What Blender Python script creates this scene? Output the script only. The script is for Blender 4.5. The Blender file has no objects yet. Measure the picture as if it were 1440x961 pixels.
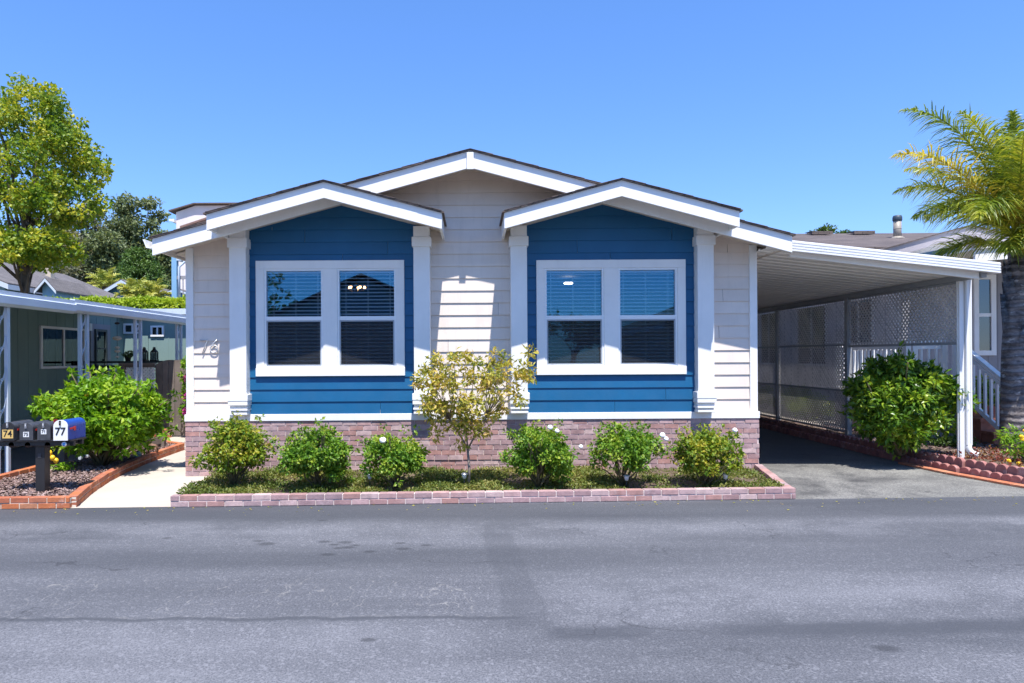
import bpy, bmesh, math, random
import numpy as np
from mathutils import Vector, Matrix

R = math.radians
scene = bpy.context.scene
COL = scene.collection

# ------------------------------------------------------------------ camera
CAM_Y, CAM_Z, F, VX, VY = -9.6, 1.65, 960.0, 665.0, 502.0
cd = bpy.data.cameras.new('camera')
cam = bpy.data.objects.new('camera', cd)
COL.objects.link(cam)
cd.sensor_width = 36.0
cd.lens = 24.0
cd.shift_x = 55.0 / 1440.0
cd.shift_y = 21.5 / 1440.0
cd.clip_start = 0.05
cd.clip_end = 2000.0
cam.matrix_world = Matrix.Translation((0, CAM_Y, CAM_Z)) @ Matrix.Rotation(R(90), 4, 'X') @ Matrix.Rotation(R(-0.34), 4, 'Z')
scene.camera = cam

# ------------------------------------------------------------------ light
SUN_DIR = Vector((-0.2, 1.0, -2.3)).normalized()        # the way the light travels
sun_elev = math.asin(-SUN_DIR.z)
to_sun = -SUN_DIR
sun_az = math.atan2(to_sun.x, to_sun.y)                 # clockwise from +Y
world = bpy.data.worlds.new('World')
scene.world = world
world.use_nodes = True
wt = world.node_tree
bg = wt.nodes['Background']
sky = wt.nodes.new('ShaderNodeTexSky')
sky.sky_type = 'NISHITA'
sky.sun_disc = False
sky.sun_elevation = sun_elev
sky.sun_rotation = sun_az
sky.altitude = 0.0
sky.air_density = 1.0
sky.dust_density = 0.0
sky.ozone_density = 8.0
hs = wt.nodes.new('ShaderNodeHueSaturation')
hs.inputs['Saturation'].default_value = 1.13
wt.links.new(sky.outputs[0], hs.inputs['Color'])
gm = wt.nodes.new('ShaderNodeGamma')
gm.inputs['Gamma'].default_value = 0.75
wt.links.new(hs.outputs[0], gm.inputs[0])
tn = wt.nodes.new('ShaderNodeVectorMath')
tn.operation = 'MULTIPLY'
tn.inputs[1].default_value = (1.08, 1.18, 1.55)
wt.links.new(gm.outputs[0], tn.inputs[0])
wt.links.new(tn.outputs[0], bg.inputs[0])
bg.inputs[1].default_value = 0.15
sd = bpy.data.lights.new('sun', 'SUN')
sd.energy = 5.0
sd.angle = R(0.5)
sd.color = (1.0, 0.955, 0.89)
sun = bpy.data.objects.new('sun', sd)
COL.objects.link(sun)
sun.rotation_mode = 'QUATERNION'
sun.rotation_quaternion = SUN_DIR.to_track_quat('-Z', 'Y')
sun.location = (3, -12, 25)
vs = scene.view_settings
vs.view_transform = 'Standard'
vs.look = 'None'
vs.gamma = 1.0
vs.use_curve_mapping = False
vs.exposure = 0.72
scene.cycles.max_bounces = 10
scene.cycles.transparent_max_bounces = 24
scene.cycles.sample_clamp_indirect = 6.0

# ------------------------------------------------------------------ node helpers
def setin(node, nt, key, v):
    s = node.inputs[key]
    if isinstance(v, bpy.types.NodeSocket):
        nt.links.new(v, s)
    else:
        if s.type == 'RGBA' and isinstance(v, (tuple, list)) and len(v) == 3:
            v = (*v, 1.0)
        s.default_value = v

class NT:
    def __init__(self, name):
        self.m = bpy.data.materials.new(name)
        self.m.use_nodes = True
        self.t = self.m.node_tree
        self.t.nodes.clear()
        self.out = self.t.nodes.new('ShaderNodeOutputMaterial')
    def n(self, typ, ins=None, **props):
        nd = self.t.nodes.new('ShaderNode' + typ)
        for k, v in props.items():
            setattr(nd, k, v)
        for k, v in (ins or {}).items():
            setin(nd, self.t, k, v)
        return nd
    def math(self, op, a, b=0.0, c=0.0, clamp=False):
        nd = self.n('Math', {0: a, 1: b, 2: c}, operation=op)
        nd.use_clamp = clamp
        return nd.outputs[0]
    def pos(self):
        return self.n('NewGeometry').outputs['Position']
    def xyz(self, v=None):
        s = self.n('SeparateXYZ', {0: v if v is not None else self.pos()})
        return s.outputs[0], s.outputs[1], s.outputs[2]
    def scaled(self, sx, sy, sz, v=None):
        return self.n('VectorMath', {0: v if v is not None else self.pos(), 1: (sx, sy, sz)}, operation='MULTIPLY').outputs[0]
    def noise(self, scale, detail=3.0, rough=0.55, v=None, dist=0.0):
        nd = self.n('TexNoise', {'Vector': v if v is not None else self.pos(), 'Scale': scale, 'Detail': detail, 'Roughness': rough, 'Distortion': dist})
        return nd.outputs[0]
    def ramp(self, f, lo, hi, a=0.0, b=1.0):
        nd = self.n('MapRange', {0: f, 1: lo, 2: hi, 3: a, 4: b})
        nd.clamp = True
        return nd.outputs[0]
    def mix(self, f, a, b, blend='MIX'):
        nd = self.n('Mix', data_type='RGBA', blend_type=blend)
        setin(nd, self.t, 0, f)
        setin(nd, self.t, 6, a)
        setin(nd, self.t, 7, b)
        return nd.outputs[2]
    def island(self):
        return self.n('NewGeometry').outputs['Random Per Island']
    def bump(self, h, strength=0.3, dist=0.01):
        return self.n('Bump', {'Height': h, 'Strength': strength, 'Distance': dist}).outputs[0]
    def principled(self, col, rough=0.6, normal=None, metallic=0.0, spec=0.5):
        b = self.n('BsdfPrincipled', {'Base Color': col, 'Roughness': rough, 'Metallic': metallic, 'Specular IOR Level': spec})
        if normal is not None:
            self.t.links.new(normal, b.inputs['Normal'])
        return b
    def done(self, shader):
        self.t.links.new(shader, self.out.inputs[0])
        return self.m

def paint(name, col, rough=0.5, var=0.06, scale=3.0, bump=0.06, bscale=90.0, metallic=0.0, island=0.0, dirt=0.0):
    """a painted or plain surface with slight wear"""
    t = NT(name)
    f = t.ramp(t.noise(scale, 4.0), 0.3, 0.7, 1.0 - var, 1.0 + var)
    if island:
        f = t.math('MULTIPLY', f, t.ramp(t.island(), 0, 1, 1.0 - island, 1.0 + island))
    if dirt:
        g = t.ramp(t.noise(1.0, 6.0, 0.7, t.scaled(9, 9, 1.2)), 0.52, 0.75, 1.0, 1.0 - dirt)
        f = t.math('MULTIPLY', f, g)
    c = t.n('VectorMath', {0: (col[0], col[1], col[2]), 3: f}, operation='SCALE').outputs[0]
    r = t.ramp(t.noise(scale * 3, 3.0), 0.3, 0.7, rough - 0.07, rough + 0.07)
    nb = t.bump(t.noise(bscale, 3.0), bump, 0.004) if bump else None
    return t.done(t.principled(c, r, nb, metallic).outputs[0])

def leaf_mat(name, cols, patch=1.5, transl=0.35, rough=0.45, patch_amt=0.5):
    """cols: three leaf colours; leaf to leaf and patch to patch differences"""
    t = NT(name)
    i = t.island()
    p = t.ramp(t.noise(patch, 2.0), 0.32, 0.68)
    f = t.math('ADD', t.math('MULTIPLY', i, 1.0 - patch_amt), t.math('MULTIPLY', p, patch_amt))
    cr = t.n('ValToRGB', {0: f})
    el = cr.color_ramp.elements
    el[0].position, el[1].position = 0.12, 0.9
    el[0].color, el[1].color = (*cols[0], 1), (*cols[2], 1)
    e = el.new(0.5)
    e.color = (*cols[1], 1)
    c = cr.outputs[0]
    a = t.principled(c, rough, spec=0.4)
    b = t.n('BsdfTranslucent', {'Color': t.mix(0.5, c, t.mix(1.0, c, (1.6, 1.5, 0.6), 'MULTIPLY'))})
    return t.done(t.n('MixShader', {0: transl, 1: a.outputs[0], 2: b.outputs[0]}).outputs[0])

# ------------------------------------------------------------------ object helpers
WLOC = {}
def tag(o, label=None, cat=None, group=None, kind=None):
    if label: o['label'] = label
    if cat: o['category'] = cat
    if group: o['group'] = group
    if kind: o['kind'] = kind
    return o

def thing(name, label, cat, loc, group=None):
    o = bpy.data.objects.new(name, None)
    COL.objects.link(o)
    o.empty_display_size = 0.2
    o.location = loc
    WLOC[o.name] = Vector(loc)
    return tag(o, label, cat, group)

def link_mesh(name, me, mats, parent=None, base=None):
    """mesh in world coordinates -> object; base: the point its origin sits at when it is top-level"""
    o = bpy.data.objects.new(name, me)
    COL.objects.link(o)
    for m in (mats if isinstance(mats, (list, tuple)) else [mats]):
        me.materials.append(m)
    if parent is not None:
        w = WLOC[parent.name]
        o.parent = parent
    else:
        w = Vector(base) if base is not None else Vector((0, 0, 0))
        o.location = w
    me.transform(Matrix.Translation(-w))
    WLOC[o.name] = w
    return o

def copy_tree(o, parent=None):
    c = o.copy()
    COL.objects.link(c)
    if parent is not None:
        c.parent = parent
    for ch in list(o.children):
        copy_tree(ch, c)
    return c

class MB:
    def __init__(self):
        self.v, self.f, self.mi, self.sm = [], [], [], []
        self.cur = 0
    def add(self, vs, fs, smooth=False):
        b = len(self.v)
        self.v += [tuple(p) for p in vs]
        for f in fs:
            self.f.append([b + i for i in f])
            self.mi.append(self.cur)
            self.sm.append(smooth)
        return self
    def quad(self, a, b, c, d):
        return self.add([a, b, c, d], [(0, 1, 2, 3)])
    def box(self, x0, x1, y0, y1, z0, z1):
        vs = [(x0, y0, z0), (x1, y0, z0), (x1, y1, z0), (x0, y1, z0), (x0, y0, z1), (x1, y0, z1), (x1, y1, z1), (x0, y1, z1)]
        return self.add(vs, [(0, 3, 2, 1), (4, 5, 6, 7), (0, 1, 5, 4), (1, 2, 6, 5), (2, 3, 7, 6), (3, 0, 4, 7)])
    def obox(self, c, size, ang=0.0, mat=None):
        m = mat if mat is not None else Matrix.Rotation(ang, 3, 'Z')
        c = Vector(c)
        sx, sy, sz = size[0] / 2, size[1] / 2, size[2] / 2
        vs = [c + m @ Vector(p) for p in ((-sx, -sy, -sz), (sx, -sy, -sz), (sx, sy, -sz), (-sx, sy, -sz), (-sx, -sy, sz), (sx, -sy, sz), (sx, sy, sz), (-sx, sy, sz))]
        return self.add(vs, [(0, 3, 2, 1), (4, 5, 6, 7), (0, 1, 5, 4), (1, 2, 6, 5), (2, 3, 7, 6), (3, 0, 4, 7)])
    def bar(self, a, b, w, h):
        """a square bar from a to b"""
        a, b = Vector(a), Vector(b)
        d = b - a
        m = d.to_track_quat('X', 'Z').to_matrix()
        return self.obox((a + b) / 2, (d.length, w, h), mat=m)
    def prism_y(self, poly, y0, y1):
        """poly: (x, z) outline (counter-clockwise seen from -y), extruded along y"""
        n = len(poly)
        vs = [(x, y0, z) for x, z in poly] + [(x, y1, z) for x, z in poly]
        fs = [list(range(n)), list(range(2 * n - 1, n - 1, -1))]
        fs += [(i, i + n, (i + 1) % n + n, (i + 1) % n) for i in range(n)]
        return self.add(vs, fs)
    def prism_x(self, poly, x0, x1):
        n = len(poly)
        vs = [(x0, y, z) for y, z in poly] + [(x1, y, z) for y, z in poly]
        fs = [list(range(n)), list(range(2 * n - 1, n - 1, -1))]
        fs += [(i, i + n, (i + 1) % n + n, (i + 1) % n) for i in range(n)]
        return self.add(vs, fs)
    def prism_z(self, poly, z0, z1):
        n = len(poly)
        vs = [(x, y, z0) for x, y in poly] + [(x, y, z1) for x, y in poly]
        fs = [list(range(n - 1, -1, -1)), list(range(n, 2 * n))]
        fs += [(i, (i + 1) % n, (i + 1) % n + n, i + n) for i in range(n)]
        return self.add(vs, fs)
    def tube(self, pts, radii, n=8, caps=True):
        pts = [Vector(p) for p in pts]
        if not isinstance(radii, (list, tuple)):
            radii = [radii] * len(pts)
        vs, fs = [], []
        up = None
        for i, p in enumerate(pts):
            d = (pts[min(i + 1, len(pts) - 1)] - pts[max(i - 1, 0)])
            if d.length < 1e-9: d = Vector((0, 0, 1))
            d.normalize()
            if up is None:
                up = Vector((0, 0, 1)) if abs(d.z) < 0.9 else Vector((1, 0, 0))
            s = d.cross(up); s.normalize()
            up = s.cross(d); up.normalize()
            for k in range(n):
                a = 2 * math.pi * k / n
                vs.append(p + (s * math.cos(a) + up * math.sin(a)) * radii[i])
        for i in range(len(pts) - 1):
            for k in range(n):
                fs.append((i * n + k, i * n + (k + 1) % n, (i + 1) * n + (k + 1) % n, (i + 1) * n + k))
        if caps:
            fs.append(list(range(n - 1, -1, -1)))
            fs.append(list(range((len(pts) - 1) * n, len(pts) * n)))
        return self.add(vs, fs, True)
    def lathe(self, c, prof, n=16):
        """prof: (radius, z) from bottom to top"""
        c = Vector(c)
        vs, fs = [], []
        for r, z in prof:
            for k in range(n):
                a = 2 * math.pi * k / n
                vs.append(c + Vector((r * math.cos(a), r * math.sin(a), z)))
        for i in range(len(prof) - 1):
            for k in range(n):
                fs.append((i * n + k, i * n + (k + 1) % n, (i + 1) * n + (k + 1) % n, (i + 1) * n + k))
        fs.append(list(range(n - 1, -1, -1)))
        fs.append(list(range((len(prof) - 1) * n, len(prof) * n)))
        return self.add(vs, fs, True)
    def ball(self, c, r, sq=(1, 1, 1), n=10, m=7, wob=0.0, rng=None):
        c = Vector(c)
        vs, fs = [], []
        for j in range(m + 1):
            th = math.pi * j / m
            for k in range(n):
                a = 2 * math.pi * k / n
                q = r * (1 + (rng.uniform(-wob, wob) if rng else 0))
                vs.append(c + Vector((q * sq[0] * math.sin(th) * math.cos(a), q * sq[1] * math.sin(th) * math.sin(a), q * sq[2] * math.cos(th))))
        for j in range(m):
            for k in range(n):
                fs.append((j * n + k, (j + 1) * n + k, (j + 1) * n + (k + 1) % n, j * n + (k + 1) % n))
        return self.add(vs, fs, True)
    def build(self, name, mats, parent=None, base=None, bevel=0.0, kind=None):
        me = bpy.data.meshes.new(name)
        me.from_pydata(self.v, [], self.f)
        me.polygons.foreach_set('material_index', self.mi)
        me.polygons.foreach_set('use_smooth', self.sm)
        me.update()
        o = link_mesh(name, me, mats, parent, base)
        if bevel:
            md = o.modifiers.new('bevel', 'BEVEL')
            md.width = bevel
            md.segments = 2
            md.limit_method = 'ANGLE'
            md.angle_limit = R(50)
        if kind:
            o['kind'] = kind
        return o

def np_mesh(name, V, quads, mats, parent=None, base=None, smooth=False):
    me = bpy.data.meshes.new(name)
    V = np.asarray(V, dtype=np.float32)
    quads = np.asarray(quads, dtype=np.int32)
    me.vertices.add(len(V))
    me.vertices.foreach_set('co', V.ravel())
    k = quads.shape[1]
    me.loops.add(quads.size)
    me.loops.foreach_set('vertex_index', quads.ravel())
    me.polygons.add(len(quads))
    me.polygons.foreach_set('loop_start', np.arange(0, quads.size, k, dtype=np.int32))
    me.polygons.foreach_set('use_smooth', np.full(len(quads), smooth))
    me.update(calc_edges=True)
    me.validate()
    return link_mesh(name, me, mats, parent, base)

def unit(a):
    return a / np.maximum(np.linalg.norm(a, axis=1, keepdims=True), 1e-9)

def leaf_geo(C, D, Nn, L, W, fold=0.18, droop=0.12):
    """kite leaves with a fold along the middle: six vertices, four-sided halves"""
    D = unit(D)
    S = unit(np.cross(D, Nn))
    Nn = np.cross(S, D)
    L = L[:, None]; W = W[:, None]
    b = C
    m = C + D * L * 0.5 + Nn * L * 0.02
    t = C + D * L - Nn * L * droop
    l = C + D * L * 0.45 + S * W * 0.5 + Nn * W * fold
    r = C + D * L * 0.45 - S * W * 0.5 + Nn * W * fold
    n = len(C)
    V = np.stack([b, l, t, r, m], axis=1).reshape(-1, 3)
    i = np.arange(n)[:, None] * 5
    Q = np.concatenate([i + np.array([[0, 4, 2, 1]]), i + np.array([[0, 3, 2, 4]])], axis=0)
    return V, Q

def clump_leaves(rng, centers, radii, per, size, aspect=0.5, out_bias=0.6, flat=0.75, hollow=0.35, up=0.35):
    """leaves spread through round clumps; size: (min, max) leaf length"""
    Cs, Ds, Ns = [], [], []
    for c, r, n in zip(centers, radii, per):
        d = unit(rng.normal(size=(n, 3)))
        q = (hollow + (1 - hollow) * rng.random((n, 1))) ** 0.7
        p = np.asarray(c)[None] + d * q * r * np.array([[1, 1, flat]])
        dd = unit(d * out_bias + rng.normal(size=(n, 3)) * 0.6 + np.array([[0, 0, -0.1]]))
        nn = unit(d * 0.5 + rng.normal(size=(n, 3)) * 0.55 + np.array([[0, 0, up + 0.25]]))
        Cs.append(p); Ds.append(dd); Ns.append(nn)
    C = np.concatenate(Cs); D = np.concatenate(Ds); Nn = np.concatenate(Ns)
    L = rng.uniform(size[0], size[1], len(C))
    return leaf_geo(C, D, Nn, L, L * aspect * rng.uniform(0.8, 1.2, len(C)))

def P(px, py, Y):
    """a pixel of the 1440 px photograph at depth Y -> world point (only used to read positions off the photo)"""
    s = F / (Y - CAM_Y)
    return Vector(((px - VX) / s, Y, CAM_Z + (VY - (py + (px - VX) * 0.006)) / s))

def G(px, py, z=0.0):
    """a pixel on the ground plane z -> world point"""
    d = F * (CAM_Z - z) / ((py + (px - VX) * 0.006) - VY)
    return Vector(((px - VX) * d / F, CAM_Y + d, z))

def text_mesh(name, s, size, depth, mat, parent, loc, align='CENTER', rot=None, shear=0.0, thick=0.0):
    cu = bpy.data.curves.new('lettering', 'FONT')
    cu.body = s
    cu.size = size
    cu.extrude = depth
    cu.offset = thick
    cu.shear = shear
    cu.align_x = align
    cu.align_y = 'CENTER'
    ob = bpy.data.objects.new('lettering', cu)
    COL.objects.link(ob)
    dg = bpy.context.evaluated_depsgraph_get()
    me = bpy.data.meshes.new_from_object(ob.evaluated_get(dg))
    bpy.data.objects.remove(ob)
    me.transform(Matrix.Translation(loc) @ (rot.to_4x4() if rot is not None else Matrix.Rotation(R(90), 4, 'X')))
    me.materials.clear()
    return link_mesh(name, me, mat, parent)
# ------------------------------------------------------------------ materials
M = {}
M['cream'] = paint('cream_siding_paint', (0.70, 0.61, 0.535), 0.55, 0.06, 1.7, 0.14, 45, island=0.045, dirt=0.11)
M['blue'] = paint('blue_siding_paint', (0.003, 0.096, 0.225), 0.5, 0.07, 2.0, 0.10, 60, island=0.05, dirt=0.06)
M['white'] = paint('white_trim_paint', (0.80, 0.79, 0.77), 0.5, 0.04, 2.5, 0.08, 70, dirt=0.06)
M['vinyl'] = paint('white_vinyl', (0.80, 0.81, 0.82), 0.35, 0.02, 4, 0.02)
M['screenframe'] = paint('grey_screen_frame', (0.33, 0.36, 0.40), 0.4, 0.03)
M['slat'] = paint('blind_slat', (0.88, 0.88, 0.85), 0.5, 0.03, 4, 0)
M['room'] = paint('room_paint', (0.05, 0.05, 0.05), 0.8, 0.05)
M['metal_white'] = paint('white_enamelled_aluminium', (0.76, 0.76, 0.755), 0.4, 0.05, 1.5, 0.02, dirt=0.08)
M['pan'] = paint('aluminium_roof_pan', (0.88, 0.85, 0.80), 0.45, 0.06, 0.8, 0.02, dirt=0.1)
M['grey_metal'] = paint('weathered_grey_metal', (0.33, 0.34, 0.36), 0.45, 0.08)
M['nickel'] = paint('brushed_number_metal', (0.50, 0.51, 0.53), 0.4, 0.03, metallic=0.35)
M['lattice'] = paint('lattice_slat_paint', (0.60, 0.575, 0.575), 0.6, 0.1, 3, 0.05, island=0.12)
M['black'] = paint('black_weathered_paint', (0.018, 0.018, 0.02), 0.45, 0.2, 6)
M['box_grey'] = paint('dark_grey_enamel', (0.05, 0.052, 0.06), 0.45, 0.3, 12, dirt=0.3)
M['box_blue'] = paint('blue_enamel', (0.010, 0.055, 0.30), 0.32, 0.05, 8, 0.02)
M['decal_white'] = paint('white_decal', (0.75, 0.76, 0.76), 0.5, 0.04)
M['decal_gold'] = paint('gold_decal', (0.62, 0.42, 0.13), 0.5, 0.08)
M['ink'] = paint('black_ink', (0.01, 0.01, 0.012), 0.5, 0.02, bump=0)
M['red'] = paint('red_enamel', (0.55, 0.03, 0.02), 0.4, 0.05)
M['teal'] = paint('teal_wall_paint', (0.185, 0.275, 0.26), 0.65, 0.06, 1.5, 0.1, 30, dirt=0.06)
M['teal_house'] = paint('teal_house_paint', (0.17, 0.30, 0.34), 0.65, 0.07, 1)
M['blue_house'] = paint('pale_blue_house_paint', (0.20, 0.38, 0.55), 0.65, 0.06, 1)
M['pink_house'] = paint('pinkish_stucco', (0.70, 0.64, 0.62), 0.8, 0.05, 1)
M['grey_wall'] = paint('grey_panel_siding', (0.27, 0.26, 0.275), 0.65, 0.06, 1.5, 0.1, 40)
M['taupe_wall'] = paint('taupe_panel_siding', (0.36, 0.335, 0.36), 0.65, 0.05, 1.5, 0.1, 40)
M['tan'] = paint('tan_stucco', (0.52, 0.44, 0.34), 0.8, 0.06, 2)
M['flue'] = paint('galvanised_flue', (0.32, 0.28, 0.23), 0.5, 0.12, 5)
M['dark_metal'] = paint('dark_flue_cap', (0.04, 0.06, 0.08), 0.5, 0.1)
M['awning_metal'] = paint('blue_white_awning_enamel', (0.52, 0.58, 0.66), 0.4, 0.06, 2)
M['iron'] = paint('dark_iron', (0.03, 0.03, 0.032), 0.5, 0.1)
M['wood_grey'] = paint('weathered_fence_wood', (0.16, 0.13, 0.115), 0.85, 0.25, 3, 0.5, 25, island=0.30)
M['deck_dark'] = paint('dark_deck_paint', (0.035, 0.05, 0.055), 0.7, 0.15, 3)
M['step_brick'] = paint('red_step_paving', (0.34, 0.12, 0.07), 0.8, 0.2, 14)
M['lemon'] = paint('lemon_skin', (0.80, 0.50, 0.02), 0.45, 0.08, 20)
M['petal'] = paint('white_petal', (0.85, 0.83, 0.82), 0.6, 0.03, bump=0)
M['petal_y'] = paint('yellow_petal', (0.85, 0.55, 0.01), 0.6, 0.08, 9, bump=0)
M['petal_m'] = paint('magenta_petal', (0.42, 0.01, 0.22), 0.6, 0.15, 20, bump=0)
M['steel'] = paint('brushed_steel_light', (0.55, 0.56, 0.57), 0.3, 0.05, metallic=0.6)
M['clay'] = paint('brown_clay', (0.17, 0.09, 0.06), 0.7, 0.15, 12)
M['plane_bark'] = paint('dark_mottled_bark', (0.075, 0.058, 0.045), 0.9, 0.35, 4, 0.6, 30)
M['bark'] = paint('grey_brown_bark', (0.13, 0.10, 0.075), 0.9, 0.3, 6, 0.6, 30)
M['pale_bark'] = paint('pale_thin_bark', (0.26, 0.21, 0.17), 0.9, 0.25, 9, 0.4, 40)
M['deck_floor'] = paint('tan_deck_boards', (0.50, 0.44, 0.37), 0.7, 0.1, 3, island=0.1)
M['side_wall'] = paint('pale_taupe_wall', (0.72, 0.67, 0.66), 0.65, 0.05, 1.5)
M['twig'] = paint('green_brown_stem', (0.12, 0.10, 0.05), 0.8, 0.25, 9)
M['blue_cloth'] = paint('blue_canvas', (0.03, 0.20, 0.55), 0.8, 0.06)
M['terracotta'] = paint('brown_roofing', (0.22, 0.125, 0.095), 0.8, 0.1)
M['gravel_litter'] = paint('dry_leaf_litter', (0.16, 0.10, 0.06), 0.9, 0.3, 9)

def brick_mat(name, cols, stain=0.25):
    t = NT(name)
    cr = t.n('ValToRGB', {0: t.island()})
    el = cr.color_ramp.elements
    el[0].color = (*cols[0], 1); el[1].color = (*cols[-1], 1)
    for k, c in enumerate(cols[1:-1]):
        e = el.new((k + 1) / (len(cols) - 1)); e.color = (*c, 1)
    f = t.ramp(t.noise(11, 5, 0.65), 0.3, 0.7, 1 - stain, 1 + stain * 0.8)
    c = t.n('VectorMath', {0: cr.outputs[0], 3: f}, operation='SCALE').outputs[0]
    w = t.ramp(t.noise(5, 6, 0.7), 0.56, 0.72)
    c = t.mix(t.math('MULTIPLY', w, 0.45), c, (0.52, 0.45, 0.44))
    return t.done(t.principled(c, 0.85, t.bump(t.noise(70, 4, 0.6), 0.5, 0.006)).outputs[0])
M['brick_rose'] = brick_mat('rose_brick', [(0.42, 0.26, 0.25), (0.33, 0.215, 0.225), (0.51, 0.37, 0.355), (0.29, 0.20, 0.215), (0.38, 0.205, 0.18), (0.46, 0.31, 0.31)])
M['brick_orange'] = brick_mat('orange_brick', [(0.42, 0.12, 0.045), (0.48, 0.16, 0.06), (0.36, 0.11, 0.06), (0.44, 0.19, 0.10)])
M['brick_dark'] = brick_mat('dark_red_concrete', [(0.30, 0.12, 0.11), (0.36, 0.16, 0.14), (0.26, 0.11, 0.11)])
M['brick_strip'] = brick_mat('orange_flat_brick', [(0.50, 0.17, 0.08), (0.45, 0.14, 0.07), (0.52, 0.22, 0.12)])
M['mortar_rose'] = paint('pale_mortar', (0.58, 0.49, 0.47), 0.9, 0.15, 20, 0.4)
M['mortar_orange'] = paint('cream_mortar', (0.60, 0.52, 0.44), 0.9, 0.12, 20, 0.4)

def shingle_mat(name, a, b, scale=1.0):
    t = NT(name)
    x, y, z = t.xyz()
    v = t.n('CombineXYZ', {0: t.math('ADD', x, y), 1: t.math('MULTIPLY', z, 3.6), 2: 0.0}).outputs[0]
    br = t.n('TexBrick', {'Vector': v, 'Color1': (*a, 1), 'Color2': (*b, 1), 'Mortar': (a[0] * .5, a[1] * .5, a[2] * .5, 1), 'Scale': 1.0 * scale, 'Mortar Size': 0.012, 'Brick Width': 0.32, 'Row Height': 0.15})
    f = t.ramp(t.noise(1.2, 5, 0.6), 0.3, 0.7, 0.8, 1.2)
    c = t.n('VectorMath', {0: br.outputs[0], 3: f}, operation='SCALE').outputs[0]
    g = t.ramp(t.noise(160, 2), 0.35, 0.65, 0.8, 1.2)
    c = t.n('VectorMath', {0: c, 3: g}, operation='SCALE').outputs[0]
    return t.done(t.principled(c, 0.9, t.bump(br.outputs[1], 0.4, 0.02)).outputs[0])
M['shingle'] = shingle_mat('brown_asphalt_shingle', (0.11, 0.085, 0.075), (0.15, 0.115, 0.10))
M['shingle_tan'] = shingle_mat('tan_asphalt_shingle', (0.095, 0.075, 0.07), (0.14, 0.112, 0.10))
M['shingle_grey'] = shingle_mat('grey_asphalt_shingle', (0.125, 0.115, 0.115), (0.165, 0.15, 0.148))

def glass_mat(name, refl=0.16, tint=(0.55, 0.62, 0.66), coat=(0.85, 0.95, 1.0)):
    t = NT(name)
    fr = t.n('Fresnel', {'IOR': 1.5}).outputs[0]
    f = t.math('ADD', t.math('MULTIPLY', fr, 1.0 - refl), refl, clamp=True)
    wob = t.bump(t.noise(1.3, 2.0), 0.02, 0.02)
    gl = t.n('BsdfGlossy', {'Color': coat, 'Roughness': 0.01})
    t.t.links.new(wob, gl.inputs['Normal'])
    tr = t.n('BsdfTransparent', {'Color': (*tint, 1)})
    return t.done(t.n('MixShader', {0: f, 1: tr.outputs[0], 2: gl.outputs[0]}).outputs[0])
M['glass'] = glass_mat('window_glass', 0.058, (0.90, 0.92, 0.93), (0.20, 0.66, 1.0))
M['glass_dark'] = glass_mat('dark_window_glass', 0.08, (0.25, 0.27, 0.3))

def mesh_mat(name, col, cover):
    """fine woven insect mesh, far finer than a pixel: part of the light passes"""
    t = NT(name)
    d = t.principled(col, 0.7)
    tr = t.n('BsdfTransparent', {'Color': (1, 1, 1, 1)})
    return t.done(t.n('MixShader', {0: cover, 1: tr.outputs[0], 2: d.outputs[0]}).outputs[0])
M['screen'] = mesh_mat('insect_mesh', (0.02, 0.022, 0.026), 0.50)

def lamp_mat(name, col, strength):
    t = NT(name)
    return t.done(t.n('Emission', {'Color': (*col, 1), 'Strength': strength}).outputs[0])
M['bulb'] = lamp_mat('lit_bulb', (1.0, 0.50, 0.18), 9.0)
M['bulb_white'] = lamp_mat('lit_ceiling_lamp', (1.0, 0.95, 0.9), 6.0)

# foliage
M['leaf_rose'] = leaf_mat('rose_leaf', [(0.05, 0.14, 0.012), (0.14, 0.28, 0.02), (0.38, 0.44, 0.045)], 4.0)
M['leaf_rose_y'] = leaf_mat('yellowing_rose_leaf', [(0.07, 0.16, 0.012), (0.20, 0.29, 0.02), (0.46, 0.38, 0.04)], 4.5)
M['leaf_gold'] = leaf_mat('olive_gold_leaf', [(0.14, 0.19, 0.025), (0.44, 0.40, 0.055), (0.66, 0.44, 0.13)], 5.0)
M['leaf_lemon'] = leaf_mat('lemon_leaf', [(0.06, 0.17, 0.006), (0.18, 0.36, 0.012), (0.38, 0.50, 0.035)], 2.5, 0.4)
M['leaf_dark'] = leaf_mat('glossy_dark_leaf', [(0.03, 0.085, 0.008), (0.11, 0.23, 0.018), (0.36, 0.44, 0.035)], 3.0, 0.3, 0.3)
M['leaf_plane'] = leaf_mat('plane_tree_leaf', [(0.06, 0.14, 0.012), (0.20, 0.29, 0.02), (0.52, 0.46, 0.035)], 0.9, 0.4)
M['leaf_hill'] = leaf_mat('eucalyptus_leaf', [(0.075, 0.10, 0.040), (0.14, 0.18, 0.07), (0.23, 0.26, 0.11)], 0.18, 0.3)
M['leaf_hill_b'] = leaf_mat('brownish_hill_leaf', [(0.10, 0.105, 0.062), (0.18, 0.18, 0.11), (0.28, 0.27, 0.17)], 0.18, 0.3)
M['leaf_cedar'] = leaf_mat('cedar_leaf', [(0.035, 0.080, 0.012), (0.065, 0.13, 0.02), (0.13, 0.21, 0.04)], 0.3, 0.2)
M['leaf_hedge'] = leaf_mat('hedge_leaf', [(0.16, 0.27, 0.015), (0.36, 0.48, 0.03), (0.50, 0.56, 0.06)], 0.8, 0.4)
M['leaf_mat'] = leaf_mat('mat_plant_leaf', [(0.06, 0.10, 0.014), (0.14, 0.18, 0.03), (0.27, 0.24, 0.065)], 2.0, 0.25)
M['leaf_palm'] = leaf_mat('palm_leaflet', [(0.06, 0.11, 0.012), (0.19, 0.26, 0.022), (0.48, 0.46, 0.05)], 1.2, 0.35, 0.4)
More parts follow.
